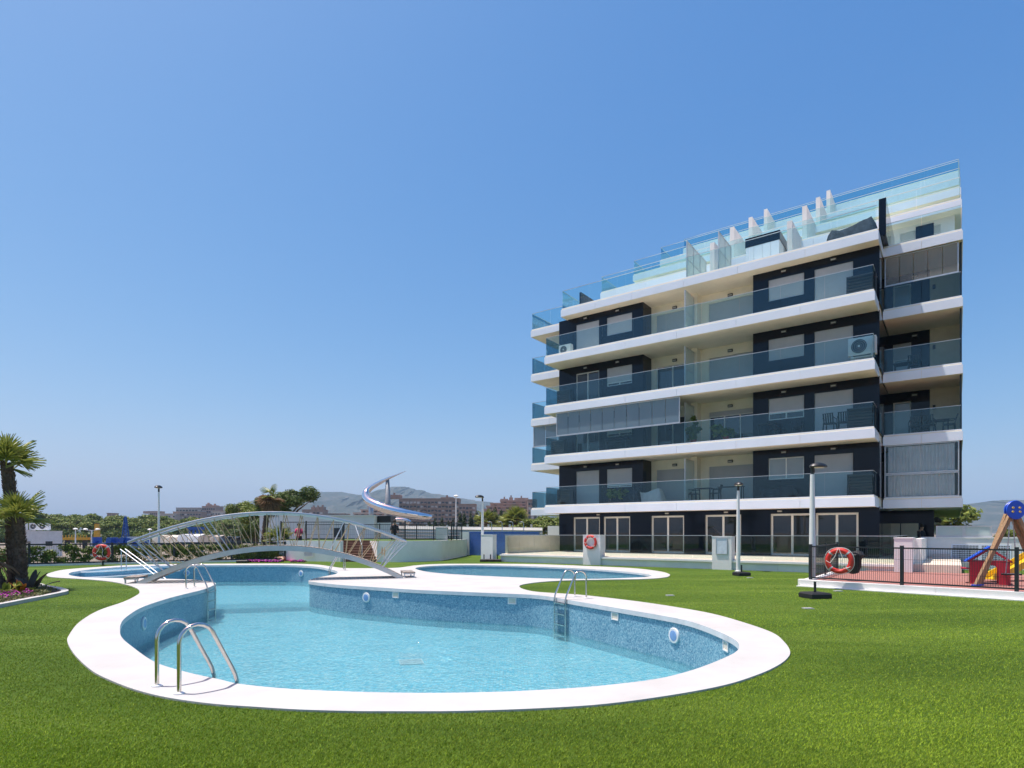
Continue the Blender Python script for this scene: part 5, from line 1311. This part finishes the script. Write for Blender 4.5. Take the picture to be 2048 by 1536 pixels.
for i,(px,top,Y,l) in enumerate(((1062,1036,95,'rounded green pine right of the palms, beside the building'),(1088,1031,100,'green pine partly hidden by the left balconies'),(1112,1034,105,'green pine against the dark corner of the building'),(1882,1004,80,'small sunlit pine peeking past the right end of the building'),(2018,1057,90,'low green tree behind the swing chains'),(2050,1055,95,'low green tree at the right picture edge'),(160,1066,120,'pale green rounded shrub tree before the pine wood'),(285,1064,125,'light green shrub tree right of the blue mast'))):
    H = CAMH+(HY-top)/FPX*Y+1.2; tree('pine_tree' if i < 4 else 'shrub_tree',l,(X_(px,Y),Y,-1.2),PCR[(i*2)%6],PTR,s=H/7.6,rz=i*2.1)
# big pine behind the dry palm
rg = random.Random(77); B = []
for k in range(26): a = rg.uniform(0,6.28); r_ = 2.7*rg.random()**.6; zz = rg.uniform(2.6,6.2); B.append((r_*math.cos(a)*(1.1-.12*abs(zz-4)),r_*math.sin(a),zz,rg.uniform(.6,1.1),rg.uniform(.6,1.1),rg.uniform(.45,.8)))
bigp = leaf_mesh('crown',B,30000,.19,'pine_leaf_deep',78,thick=.6,up=.5)
tree('pine_tree','large dark green pine with loose crown behind the dry palm',(X_(570,62),62,-1.2),bigp,PTR,s=1.12)
B = [(x*.8,y,z*.93,a,b,c) for x,y,z,a,b,c in B]; tree('pine_tree','second green pine left of the dry palm, lower',(X_(512,66),66,-1.2),leaf_mesh('crown',B,24000,.19,'pine_leaf',79,thick=.6),PTR,s=.98,rz=2)
# fan palms
def fan_leaf(seed, mat='palm_leaf', pet=.55, rad=.62, droop=.25, nb=24):
    rg = np.random.default_rng(seed); V = []; F = []; sh = []
    def addq(q, s):
        o = len(V); V.extend(q); F.append(tuple(range(o,o+len(q)))); sh.extend([s]*len(q))
    n = 6; w = .016
    for i in range(n):
        a, b = pet*i/n, pet*(i+1)/n; za, zb = .06*(a/pet)**2, .06*(b/pet)**2
        addq([(a,-w,za),(b,-w*.8,zb),(b,w*.8,zb),(a,w,za)], .75); addq([(a,0,za-.02),(b,0,zb-.02),(b,w*.8,zb),(a,w,za)], .7)
    for k in range(nb):
        th = math.radians(-112+224*k/(nb-1)); L = rad*(.82+.18*math.cos(th))*(.9+.15*rg.random()); fold = .012 if k % 2 else -.012
        s = float(np.clip(.45+.2*rg.normal(),0,1)); c, si = math.cos(th), math.sin(th); wd = .028*rad/.6
        P = []
        for j,f in enumerate((.06,.38,.72,1.0)):
            z = .06+fold-droop*L*f*f*(.5+rg.random()*.3)-.10*abs(si)*f*rad; cx_ = pet+L*f*c; cy_ = L*f*si
            ww = wd*(.55,1.0,.75,.06)[j]; P.append(((cx_-si*ww,cy_+c*ww,z-.01),(cx_,cy_,z+.012),(cx_+si*ww,cy_-c*ww,z-.01)))
        for j in range(3):
            addq([P[j][0],P[j][1],P[j+1][1],P[j+1][0]],s); addq([P[j][1],P[j][2],P[j+1][2],P[j+1][1]],s*.9)
    me = bpy.data.meshes.new('frond'); me.from_pydata(V,[],F); at = me.attributes.new('shade','FLOAT','POINT'); at.data.foreach_set('value',sh); me.materials.append(MAT[mat]); return me
FR = [fan_leaf(i) for i in range(3)]; DRY = [fan_leaf(20+i,'dry_leaf',.35,.55,.8,16) for i in range(2)]
def palm_trunk(H, r, seed, lean=(0,0)):
    rg = random.Random(seed); pts = []; rad = []
    for i in range(13): f = i/12; pts.append((lean[0]*f*f,lean[1]*f*f,H*f)); rad.append(r*(1.18-.25*f+.04*rg.random()) if f > .06 else r*1.35)
    m = MB().tube(pts,rad,14)
    for k in range(int(H*r*1150)):
        f = rg.random(); a = rg.uniform(0,6.28); c = Vector((lean[0]*f*f,lean[1]*f*f,H*f)); d = Vector((math.cos(a),math.sin(a),0)); rr_ = r*(1.18-.25*f)
        p = c+d*rr_*.92; q = c+d*(rr_*1.10+.02)+Vector((0,0,.07+.06*rg.random())); e = Vector((-d.y,d.x,0))*.028
        m.add([p-e,p+e,q+e*.6,q-e*.6,p-Vector((0,0,.05))],[(0,1,2,3),(0,3,4),(1,4,2)])
    return m.mesh('trunk','bark_palm')
def fan_palm(label, loc, H, r, nf, s, seed, lean=(0,0), name='fan_palm', group=None, dry=0, zup=1.0):
    t = thing(name,label,'palm',loc,0,group); link('trunk',palm_trunk(H,r,seed,lean),t); rg = random.Random(seed)
    top = Vector((lean[0],lean[1],H))
    for k in range(nf):
        f = k/nf; az = k*2.399+rg.uniform(-.2,.2); el = R(78-95*f*zup+rg.uniform(-8,8))
        o = link('frond',FR[k%3],t,top+Vector((0,0,-.1-.15*f))); o.rotation_euler = (rg.uniform(-.3,.3),-el,az); o.scale = (s*rg.uniform(.85,1.1),)*3
    for k in range(dry):
        az = k*2.399; o = link('dry_frond',DRY[k%2],t,top+Vector((0,0,-.25-.25*rg.random()))); o.rotation_euler = (rg.uniform(-.3,.3),R(-35+110*rg.random()),az); o.scale = (s*rg.uniform(.9,1.2),)*3
    return t
bp = lambda px,Y: Vector((X_(px,Y),Y,0))
fan_palm('tall fan palm with dark fibrous trunk at the left picture edge',bp(30,17.2),3.6,.15,15,.95,1,(-.32,.1),zup=.72)
fan_palm('shorter fan palm with bright green crown in the flower bed',bp(42,16.6),2.05,.135,13,.85,2,(-.1,0),zup=.72)
fan_palm('thick palm trunk leaning out at the left picture edge',bp(-4,16.2),1.15,.14,0,1,3,(-.45,0),dry=5)
fan_palm('dry palm with brown hanging crown before the big pine',Vector((X_(527,38),38,-.2)),4.15,.15,3,.9,4,(.42,0),dry=46)
fan_palm('young green fan palm against the white pavilion',Vector((X_(556,37),37,-.1)),1.35,.10,16,.95,5,(.1,0))
fan_palm('green Washington type palm above the cypresses, right one',Vector((X_(1032,100),100,-1.2)),4.8,.28,26,2.4,6,dry=14)
fan_palm('green palm above the cypresses, left of its neighbour',Vector((X_(1019,102),102,-1.2)),4.3,.28,24,2.2,7,dry=10)
fan_palm('green palm half hidden behind the left white lamp post',Vector((X_(974,100),100,-1.2)),4.6,.25,20,2.0,8,dry=6)
for i,(x,y) in enumerate(((-19,8.5),(-22.5,3.5),(-18,-1.5),(-25,-6))):
    fan_palm('fan palm of the garden row, mirrored in the ground floor glass',Vector((x,y,0)),3.2+.3*i,.2,20,1.15,30+i,group='palms mirrored in the glass')
# cycad under the bridge
t = thing('cycad','dark spiky cycad below the bridge beside the sunbather','plant',G(571,1120.8))
for k in range(22):
    az = k*2.399; el = R(70-60*(k/22)); pts = [Vector((0,0,.15))+Vector((math.cos(az)*math.cos(el)*L_,math.sin(az)*math.cos(el)*L_,math.sin(el)*L_-.35*L_*L_)) for L_ in (0,.25,.5,.75,.95)]
    m = MB()
    for a,b in zip(pts[:-1],pts[1:]):
        sd = (b-a).cross(Vector((0,0,1))).normalized()*.07; m.add([a-sd,b-sd,b+sd,a+sd],[(0,1,2,3)])
    me = m.mesh('frond','cypress_leaf'); at = me.attributes.new('shade','FLOAT','POINT'); at.data.foreach_set('value',[random.random()]*len(me.vertices)); link('frond',me,t)

# ------------------------------------------------------------------ flower bed
bed = ccw(spline([Vector((p.x,p.y,0)) for p in (G(-160,1245),G(0,1216),G(60,1204),G(108,1194.5),G(137,1187),G(122,1180.5),G(98,1176.5),G(62,1170),G(-60,1166),G(-260,1180))],6))
BD = fill(bed,[],.05).build('flower_bed','soil',kind='structure'); rim = offset_poly(bed,-.16)
m = fill(bed,[rim],.085); m.add(*skirt(bed,-.02,.085)); m.add(*skirt(rim,.0,.085,True)); m.build('bed_kerb','deck',BD)
XS = RNG.uniform(-17,-10,9000); YS = RNG.uniform(10,20,9000); k = inside(offset_poly(bed,-.22),XS,YS); XS, YS = XS[k], YS[k]
cb = [(x,y,.08,.14,.14,.08+.05*random.random()) for x,y in list(zip(XS,YS))[:520]]
link('ground_cover',leaf_mesh('ground_cover',cb,16000,.055,'cover_leaf',21,thick=.5),label='low green ground cover in the flower bed under the palms',cat='ground cover',kind='stuff')
fb = [(x,y,.16,.12,.12,.05) for x,y in list(zip(XS,YS))[:300] if math.sin(x*2.1+y)*math.cos(y*1.7) > .15]
link('magenta_flowers',leaf_mesh('magenta_flowers',fb,2600,.045,'petal',22,up=1.2),label='small magenta flowers scattered over the ground cover',cat='flowers',kind='stuff')
ff = [(X_(px,33.5),33.5+random.uniform(-.2,.2),.08,.16,.12,.07) for px in list(range(492,560,3))+list(range(588,606,4))]
link('magenta_flowers',leaf_mesh('magenta_flowers',ff,900,.08,'petal',23,up=1.2),label='strip of magenta flowers along the far lawn edge under the bridge',cat='flowers',kind='stuff')
link('ground_cover',leaf_mesh('ground_cover',[(a,b+.1,.04,.2,.15,.07) for a,b,*_ in ff],1500,.1,'bush_leaf',24),label='green leaves under the strip of far magenta flowers',cat='ground cover',kind='stuff')
ub = [(X_(px,35.5)+random.uniform(-.1,.1),35.6,.15+random.random()*.3,.3,.25,.25) for px in range(470,560,5)]
link('shrubbery',leaf_mesh('shrubbery',ub,2200,.14,'bush_leaf',25),label='low dark shrubs at the foot of the fence beneath the bridge',cat='shrubs',kind='stuff')
def canna(loc,label,n,s,seed,mats):
    t = thing('canna_plant',label,'plant',loc); rg = random.Random(seed)
    for k in range(n):
        az = rg.uniform(0,6.28); el = R(rg.uniform(35,80)); L_ = s*rg.uniform(.6,1); d = Vector((math.cos(az)*math.cos(el),math.sin(az)*math.cos(el),math.sin(el))); sd = Vector((-math.sin(az),math.cos(az),0)); m = MB(); row = []
        for j in range(7):
            f = j/6; c = d*L_*f+Vector((0,0,-.25*L_*f*f)); w = s*.13*math.sin(math.pi*min(1,f*.92+.06))**.8*(1 if f > .25 else .25); row.append((c-sd*w+Vector((0,0,.03*f)),c,c+sd*w+Vector((0,0,.03*f))))
        for a,b in zip(row[:-1],row[1:]): m.add([a[0],b[0],b[1],a[1]],[(0,1,2,3)]); m.add([a[1],b[1],b[2],a[2]],[(0,1,2,3)])
        mt = mats[k%len(mats)]; me = m.mesh('leaf',mt,2); at = me.attributes.new('shade','FLOAT','POINT'); at.data.foreach_set('value',[rg.random()]*len(me.vertices)); link('leaf',me,t)
canna(bp(60,16.0)+Vector((0,0,.05)),'dark broad leaved plant at the right side of the palm trunks',9,.85,1,['canna_leaf'])
canna(bp(40,15.7)+Vector((0,0,.05)),'orange and yellow leaved plant before the palm trunks',9,.55,2,['orange_leaf','hedge_leaf','orange_leaf','palm_leaf'])
canna(bp(12,15.4)+Vector((0,0,.05)),'yellow green leafy plant at the foot of the left palms',9,.5,4,['hedge_leaf','palm_leaf'])

# ------------------------------------------------------------------ people
def person_body(t, joints, edges, radii, mat='skin', name='body'):
    me = bpy.data.meshes.new(name); me.from_pydata(joints,edges,[]); me.materials.append(MAT[mat])
    o = link(name,me,t); sk = o.modifiers.new('skin','SKIN'); me.skin_vertices or me.attributes
    if not me.skin_vertices:
        bm = bmesh.new(); bm.from_mesh(me); bm.verts.layers.skin.verify(); bm.to_mesh(me); bm.free()
    for i,r_ in enumerate(radii): me.skin_vertices[0].data[i].radius = (r_,r_) if not isinstance(r_,tuple) else r_
    me.skin_vertices[0].data[0].use_root = True
    sk.use_smooth_shade = True; sb_ = o.modifiers.new('sub','SUBSURF'); sb_.levels = 1; sb_.render_levels = 1
    return o
def upright(label, loc, rz, shirt, legs, hair='hair', H=1.72, head_fwd=.06, arms_fwd=.2):
    t = thing('person',label,'person',loc,rz); k = H/1.72
    J = [(0,0,.93),(0,.0,1.15),(0,.0,1.38),(0,-.02,1.50),(0,-head_fwd,1.60),(0,-head_fwd,1.70),
         (.17,0,1.40),(.23,-.04,1.14),(.20,-arms_fwd,.98),(.17,-arms_fwd-.09,.94),(-.17,0,1.40),(-.23,-.04,1.14),(-.20,-arms_fwd,.98),(-.17,-arms_fwd-.09,.94),
         (.10,0,.86),(.11,-.02,.48),(.11,.02,.08),(.11,-.14,.03),(-.10,0,.86),(-.11,-.02,.48),(-.11,.02,.08),(-.11,-.14,.03)]
    E = [(0,1),(1,2),(2,3),(3,4),(4,5),(2,6),(6,7),(7,8),(8,9),(2,10),(10,11),(11,12),(12,13),(0,14),(14,15),(15,16),(16,17),(0,18),(18,19),(19,20),(20,21)]
    rr = [(.15,.11),(.14,.10),(.16,.11),.055,.09,.085,.065,.05,.038,.035,.065,.05,.038,.035,.09,.062,.042,.04,.09,.062,.042,.04]
    person_body(t,[(a*k,b*k,c*k) for a,b,c in J],E,[tuple(q*k for q in r_) if isinstance(r_,tuple) else r_*k for r_ in rr])
    tors = MB().lathe([(.17,.82),(.165,.98),(.155,1.12),(.185,1.34),(.13,1.45),(.07,1.48)],16); tors.v = [(x*k,y*.74*k,z*k) for x,y,z in tors.v]
    for s in (-1,1): tors.tube([(s*.17*k,0,1.40*k),(s*.215*k,-.03*k,1.22*k),(s*.225*k,-.06*k,1.10*k)],[.078*k,.068*k,.06*k],10)
    tors.build('shirt',shirt,t,smooth=2)
    lg = MB()
    for s in (-1,1): lg.tube([(s*.09*k,0,.92*k),(s*.105*k,0,.70*k),(s*.11*k,-.02*k,.48*k),(s*.11*k,.0,.12*k)],[.105*k,.095*k,.078*k,.065*k],10)
    lg.build('trousers',legs,t,smooth=2)
    hm = MB().lathe([(.094,1.63),(.104,1.68),(.095,1.75),(.06,1.79),(.01,1.805)],14,(0,-head_fwd+.012,0)); hm.v = [(x*k,y*k,z*k) for x,y,z in hm.v]; hm.build('hair',hair,t,smooth=2)
    return t
pp = bl(lx(1842,6.2),6.2,.45)
upright('person in dark clothes looking down behind the podium wall',(pp.x,pp.y,.30),R(20),'cloth_dark','cloth_dark')
upright('person in a pink top behind the raised lawn fence',(X_(598,37.2),37.2,PT-.62),0,'cloth_pink','cloth_dark',H=1.6)
upright('person in dark shirt standing on the raised lawn behind the right fence',(X_(789,38.5),38.5,PT-.5),.4,'cloth_dark','cloth_grey')
# sunbather lying face down, feet to the camera
lp = G(571,1121.5); t = thing('person','sunbather lying on the far lawn in patterned shorts','person',(lp.x,lp.y,.02),R(160))
J = [(0,0,.14),(0,.22,.16),(0,.45,.16),(0,.58,.16),(0,.70,.15),(0,.82,.13),(.18,.45,.14),(.34,.58,.07),(.22,.80,.05),(-.18,.45,.14),(-.34,.58,.07),(-.22,.80,.05),(.10,-.08,.13),(.14,-.50,.10),(.15,-.90,.07),(.15,-1.02,.05),(-.10,-.08,.13),(-.15,-.50,.10),(-.17,-.90,.07),(-.17,-1.02,.05)]
E = [(0,1),(1,2),(2,3),(3,4),(4,5),(2,6),(6,7),(7,8),(2,9),(9,10),(10,11),(0,12),(12,13),(13,14),(14,15),(0,16),(16,17),(17,18),(18,19)]
person_body(t,J,E,[.14,.14,.15,.06,.09,.08,.065,.05,.04,.065,.05,.04,.09,.06,.045,.035,.09,.06,.045,.035])
m = MB().tube([(0,.16,.15),(0,0,.15),(0,-.1,.14)],[.155,.165,.16],12)
for s in (-1,1): m.tube([(s*.09,-.05,.14),(s*.12,-.28,.125),(s*.135,-.42,.115)],[.11,.105,.095],10)
m.build('shorts','cloth_plaid',t,smooth=2); MB().lathe([(.085,.05),(.1,.10),(.09,.2),(.03,.24)],12,(0,.80,0)).build('hair','hair',t,smooth=2)
tw = MB(); 
for i in range(9):
    for j in range(5): tw.v.append((-.5+i*.125,-.25+j*.12,.012+.012*math.sin(i*1.7+j)))
tw.f = [(i*5+j,i*5+5+j,i*5+6+j,i*5+1+j) for i in range(8) for j in range(4)]
q = G(586,1121.8); tw.build('towel','cloth_pink',loc=(q.x,q.y,.03),rot=(0,0,.3),label='crumpled pink towel on the lawn beside the sunbather',cat='towel')

# ------------------------------------------------------------------ things on the balconies (building frame)
def on_bld(x,v,z): return bl(x,v,z)
def louvre(x,v,z,label,w=.9,h=.95,rz=BROT):
    t = thing('louvre_screen',label,'louvre screen',on_bld(x,v,z),rz,'dark louvred covers on the balconies')
    MB().box(-w/2,-w/2+.04,-.2,.2,0,h).box(w/2-.04,w/2,-.2,.2,0,h).box(-w/2+.04,w/2-.04,-.2,.2,h-.04,h).box(-w/2+.04,w/2-.04,.17,.2,0.04,h-.04).build('frame','plastic_dark',t)
    for k in range(7): zz = .10+k*(h-.18)/6; MB().bar((-w/2+.04,-.19,zz),(w/2-.04,-.19,zz),.02,.07,(0,-.5,.8)).build('slat','plastic_dark',t)
for L,n in ((4,'top'),(2,'second'),(1,'first')):
    louvre(lx(1723,.9),.9,Z[L]+.02,f'dark louvred screen at the right end of the {n} floor balcony',1.15 if L != 4 else 1.2,1.0)
for L,n in ((3,'third'),(2,'second'),(1,'first')):
    louvre(lx(1130 if L != 2 else 1118,.9),.9,Z[L]+.02,f'dark louvred screen at the left end of the {n} floor balcony',.95,.95)
ac_unit(on_bld(lx(1725,.85),.85,Z[3]+.30),BROT,'large air conditioner at the right end of the third floor balcony',1.35)
ac_unit(on_bld(lx(1132,.9),.9,Z[4]+.05),BROT,'air conditioner at the left end of the fourth floor balcony',1.0)
t = thing('unit_bracket','white bracket table under the large balcony air conditioner','bracket',on_bld(lx(1725,.85),.85,Z[3]),BROT); box('top',-.5,.5,-.2,.2,.26,.299,'ac_white',t)
for s in (-.42,.42): MB().bar((s,-.15,0),(s,-.15,.26),.04,.04).build('leg','ac_white',t); MB().bar((s,.15,0),(s,.15,.26),.04,.04).build('leg','ac_white',t)
MB().bar((-.4,-.17,.25),(.2,-.17,.02),.03,.03).build('brace','ac_white',t)
def chair_proto():
    t = thing('garden_chair','','chair',(0,0,0)); m = 'plastic_dark'
    MB().box(-.24,.24,-.24,.24,.42,.46).build('seat',m,t)
    mb = MB()
    for k in range(5): x = -.2+.1*k; mb.bar((x,.22,.46),(x,.33,.88),.06,.02,(0,1,0))
    mb.bar((-.24,.33,.88),(.24,.33,.88),.05,.03); mb.build('backrest',m,t)
    for sx in (-.22,.22):
        for sy in (-.22,.22): MB().bar((sx*1.1,sy*1.15,0),(sx,sy,.43),.045,.045,(0,1,0)).build('leg',m,t)
        MB().tube([(sx*1.12,-.23,.46),(sx*1.15,-.2,.66),(sx*1.15,.2,.67),(sx*1.0,.3,.72)],.02,6).build('armrest',m,t)
    return t
CH = chair_proto(); first = [True]
def chair(px,v,z,rz,label):
    global CH
    loc = on_bld(lx(px,v),v,z)
    if first[0]:
        CH.location = loc; CH.rotation_euler = (0,0,BROT+rz); CH['label'] = label; CH['group'] = 'dark garden chairs on the balconies'; first[0] = False
    else: copy_tree(CH,None,loc,BROT+rz,label,'dark garden chairs on the balconies')
def table(px,v,z,w,d,label,rz=0,mat='plastic_dark'):
    t = thing('garden_table',label,'table',on_bld(lx(px,v),v,z),BROT+rz,'dark tables on the balconies'); box('top',-w/2,w/2,-d/2,d/2,.70,.735,mat,t)
    for sx in (-1,1):
        for sy in (-1,1): MB().bar((sx*(w/2-.06),sy*(d/2-.06),0),(sx*(w/2-.06),sy*(d/2-.06),.70),.045,.045,(0,1,0)).build('leg',mat,t)
chair(1660,.95,Z[2],3.0,'dark chair left of two by the right louvred screen, second floor'); chair(1688,.95,Z[2],3.2,'dark chair next to the right louvred screen, second floor')
chair(1594,1.0,Z[2],.3,'dark high backed chair before the half shuttered window, second floor')
table(1535,1.0,Z[2],.9,.6,'small dark table on the second floor balcony right of the doors'); chair(1553,1.1,Z[2],1.2,'dark chair at the small table, second floor')
table(1862,5.0,Z[2],1.5,.8,'dark dining table in the second floor corner loggia')
for px,v,rz,l in ((1830,4.3,3.3,'dark chair at the left of the loggia dining table'),(1858,4.2,3.0,'dark chair in the middle front of the loggia dining table'),(1898,4.6,-1.5,'dark chair at the right end of the loggia dining table, against the beige wall'),(1845,5.8,.1,'dark chair behind the loggia dining table')): chair(px,v,Z[2],rz,l)
table(1409,1.7,Z[1],.9,.8,'dark table on the first floor balcony right of the frosted screen')
for px,rz,l in ((1388,1.5,'dark chair left of the first floor balcony table'),(1431,-1.5,'dark chair right of the first floor balcony table')): chair(px,1.7,Z[1],rz,l)
table(1815,5.2,Z[3],1.2,.8,'dark table in the third floor corner loggia'); chair(1828,4.6,Z[3],3.1,'dark chair in the third floor corner loggia')
table(1235,1.1,Z[2],1.4,.6,'dark long table inside the glazed second floor balcony')
table(1462,1.2,Z[1],1.3,.5,'dark low table in front of the shuttered first floor doors')
def draped(px,v,z,w,d,h,mat,label,cat,name,seed):
    rg = random.Random(seed); m = MB(); nx, ny = 14, 8
    for i in range(nx+1):
        for j in range(ny+1):
            x, y = i/nx*2-1, j/ny*2-1; e = max(abs(x),abs(y)); zz = h*(1 if e < .72 else max(0,1-((e-.72)/.28)**1.5)); 
            m.v.append((x*w/2*(1+.05*rg.random()), y*d/2*(1+.06*rg.random()), max(0,zz*(.86+.14*math.sin(x*3+y)+.05*rg.random()))))
    m.f = [(i*(ny+1)+j,(i+1)*(ny+1)+j,(i+1)*(ny+1)+j+1,i*(ny+1)+j+1) for i in range(nx) for j in range(ny)]
    return m.build(name,mat,loc=on_bld(lx(px,v),v,z),rot=(0,0,BROT),label=label,cat=cat,smooth=2)
draped(1302,1.5,Z[1],1.6,.85,.8,'cloth_grey','pale cloth cover over furniture on the first floor balcony','cover','furniture_cover',1)
draped(1262,1.1,Z[1],1.3,.7,.85,'tarp','dark cover over a barbecue on the first floor balcony','cover','furniture_cover',2)
draped(1705,2.2,Z[5],2.3,1.0,1.0,'tarp','grey tarpaulin heaped over furniture on the roof terrace','tarpaulin','furniture_cover',3)
draped(1558,1.0,Z[1],1.8,.7,.62,'tarp','dark low cover on the first floor balcony under the white framed window','cover','furniture_cover',4)
def pot_plant(px,v,z,h,label,seed,leaf='pine_leaf',pot='pot_red',n=420):
    t = thing('potted_plant',label,'plant',on_bld(lx(px,v),v,z),0); MB().lathe([(.13,0),(.17,.28),(.185,.3)],14).build('pot',pot,t,smooth=True)
    MB().tube([(0,0,.25),(.02,0,h*.6)],[.02,.012],6).build('stem','bark_pine',t); rg = random.Random(seed)
    link('foliage',leaf_mesh('foliage',[(rg.gauss(0,.14),rg.gauss(0,.14),.4+h*.62*rg.random(),.2,.2,.22) for _ in range(12)],n,.16,leaf,seed,thick=.9,aspect=1.6),t)
pot_plant(1387,1.2,Z[2],1.75,'tall leafy potted plant on the second floor beside the frosted screen',1)
pot_plant(1452,1.1,Z[2],.6,'potted plant with red pot on the second floor balcony',2,n=160); pot_plant(1436,1.0,Z[2],.75,'small potted plant left of the red pot, second floor',3,pot='plastic_dark',n=160)
pot_plant(1222,.9,Z[1],.55,'low potted plant on the first floor balcony under the left window',4,pot='plastic_dark',n=200); pot_plant(1245,.9,Z[1],.5,'low potted plant beside the dark barbecue cover, first floor',5,pot='plastic_dark',n=200)

# ------------------------------------------------------------------ air between here and the mountains
m_ = bpy.data.materials.new('haze_air'); m_.use_nodes = True; nt = m_.node_tree; nt.nodes.remove(nt.nodes['Principled BSDF'])
vol = nt.nodes.new('ShaderNodeVolumePrincipled'); vol.inputs['Color'].default_value = (.54,.78,1,1); vol.inputs['Density'].default_value = .00016; vol.inputs['Anisotropy'].default_value = 0
nt.links.new(vol.outputs[0], nt.nodes['Material Output'].inputs['Volume'])
hz = MB().box(-6200,6200,-3200,6700,-4,420).mesh('haze',m_); link('haze',hz,kind='stuff',label='pale blue summer haze over the whole view',cat='haze')
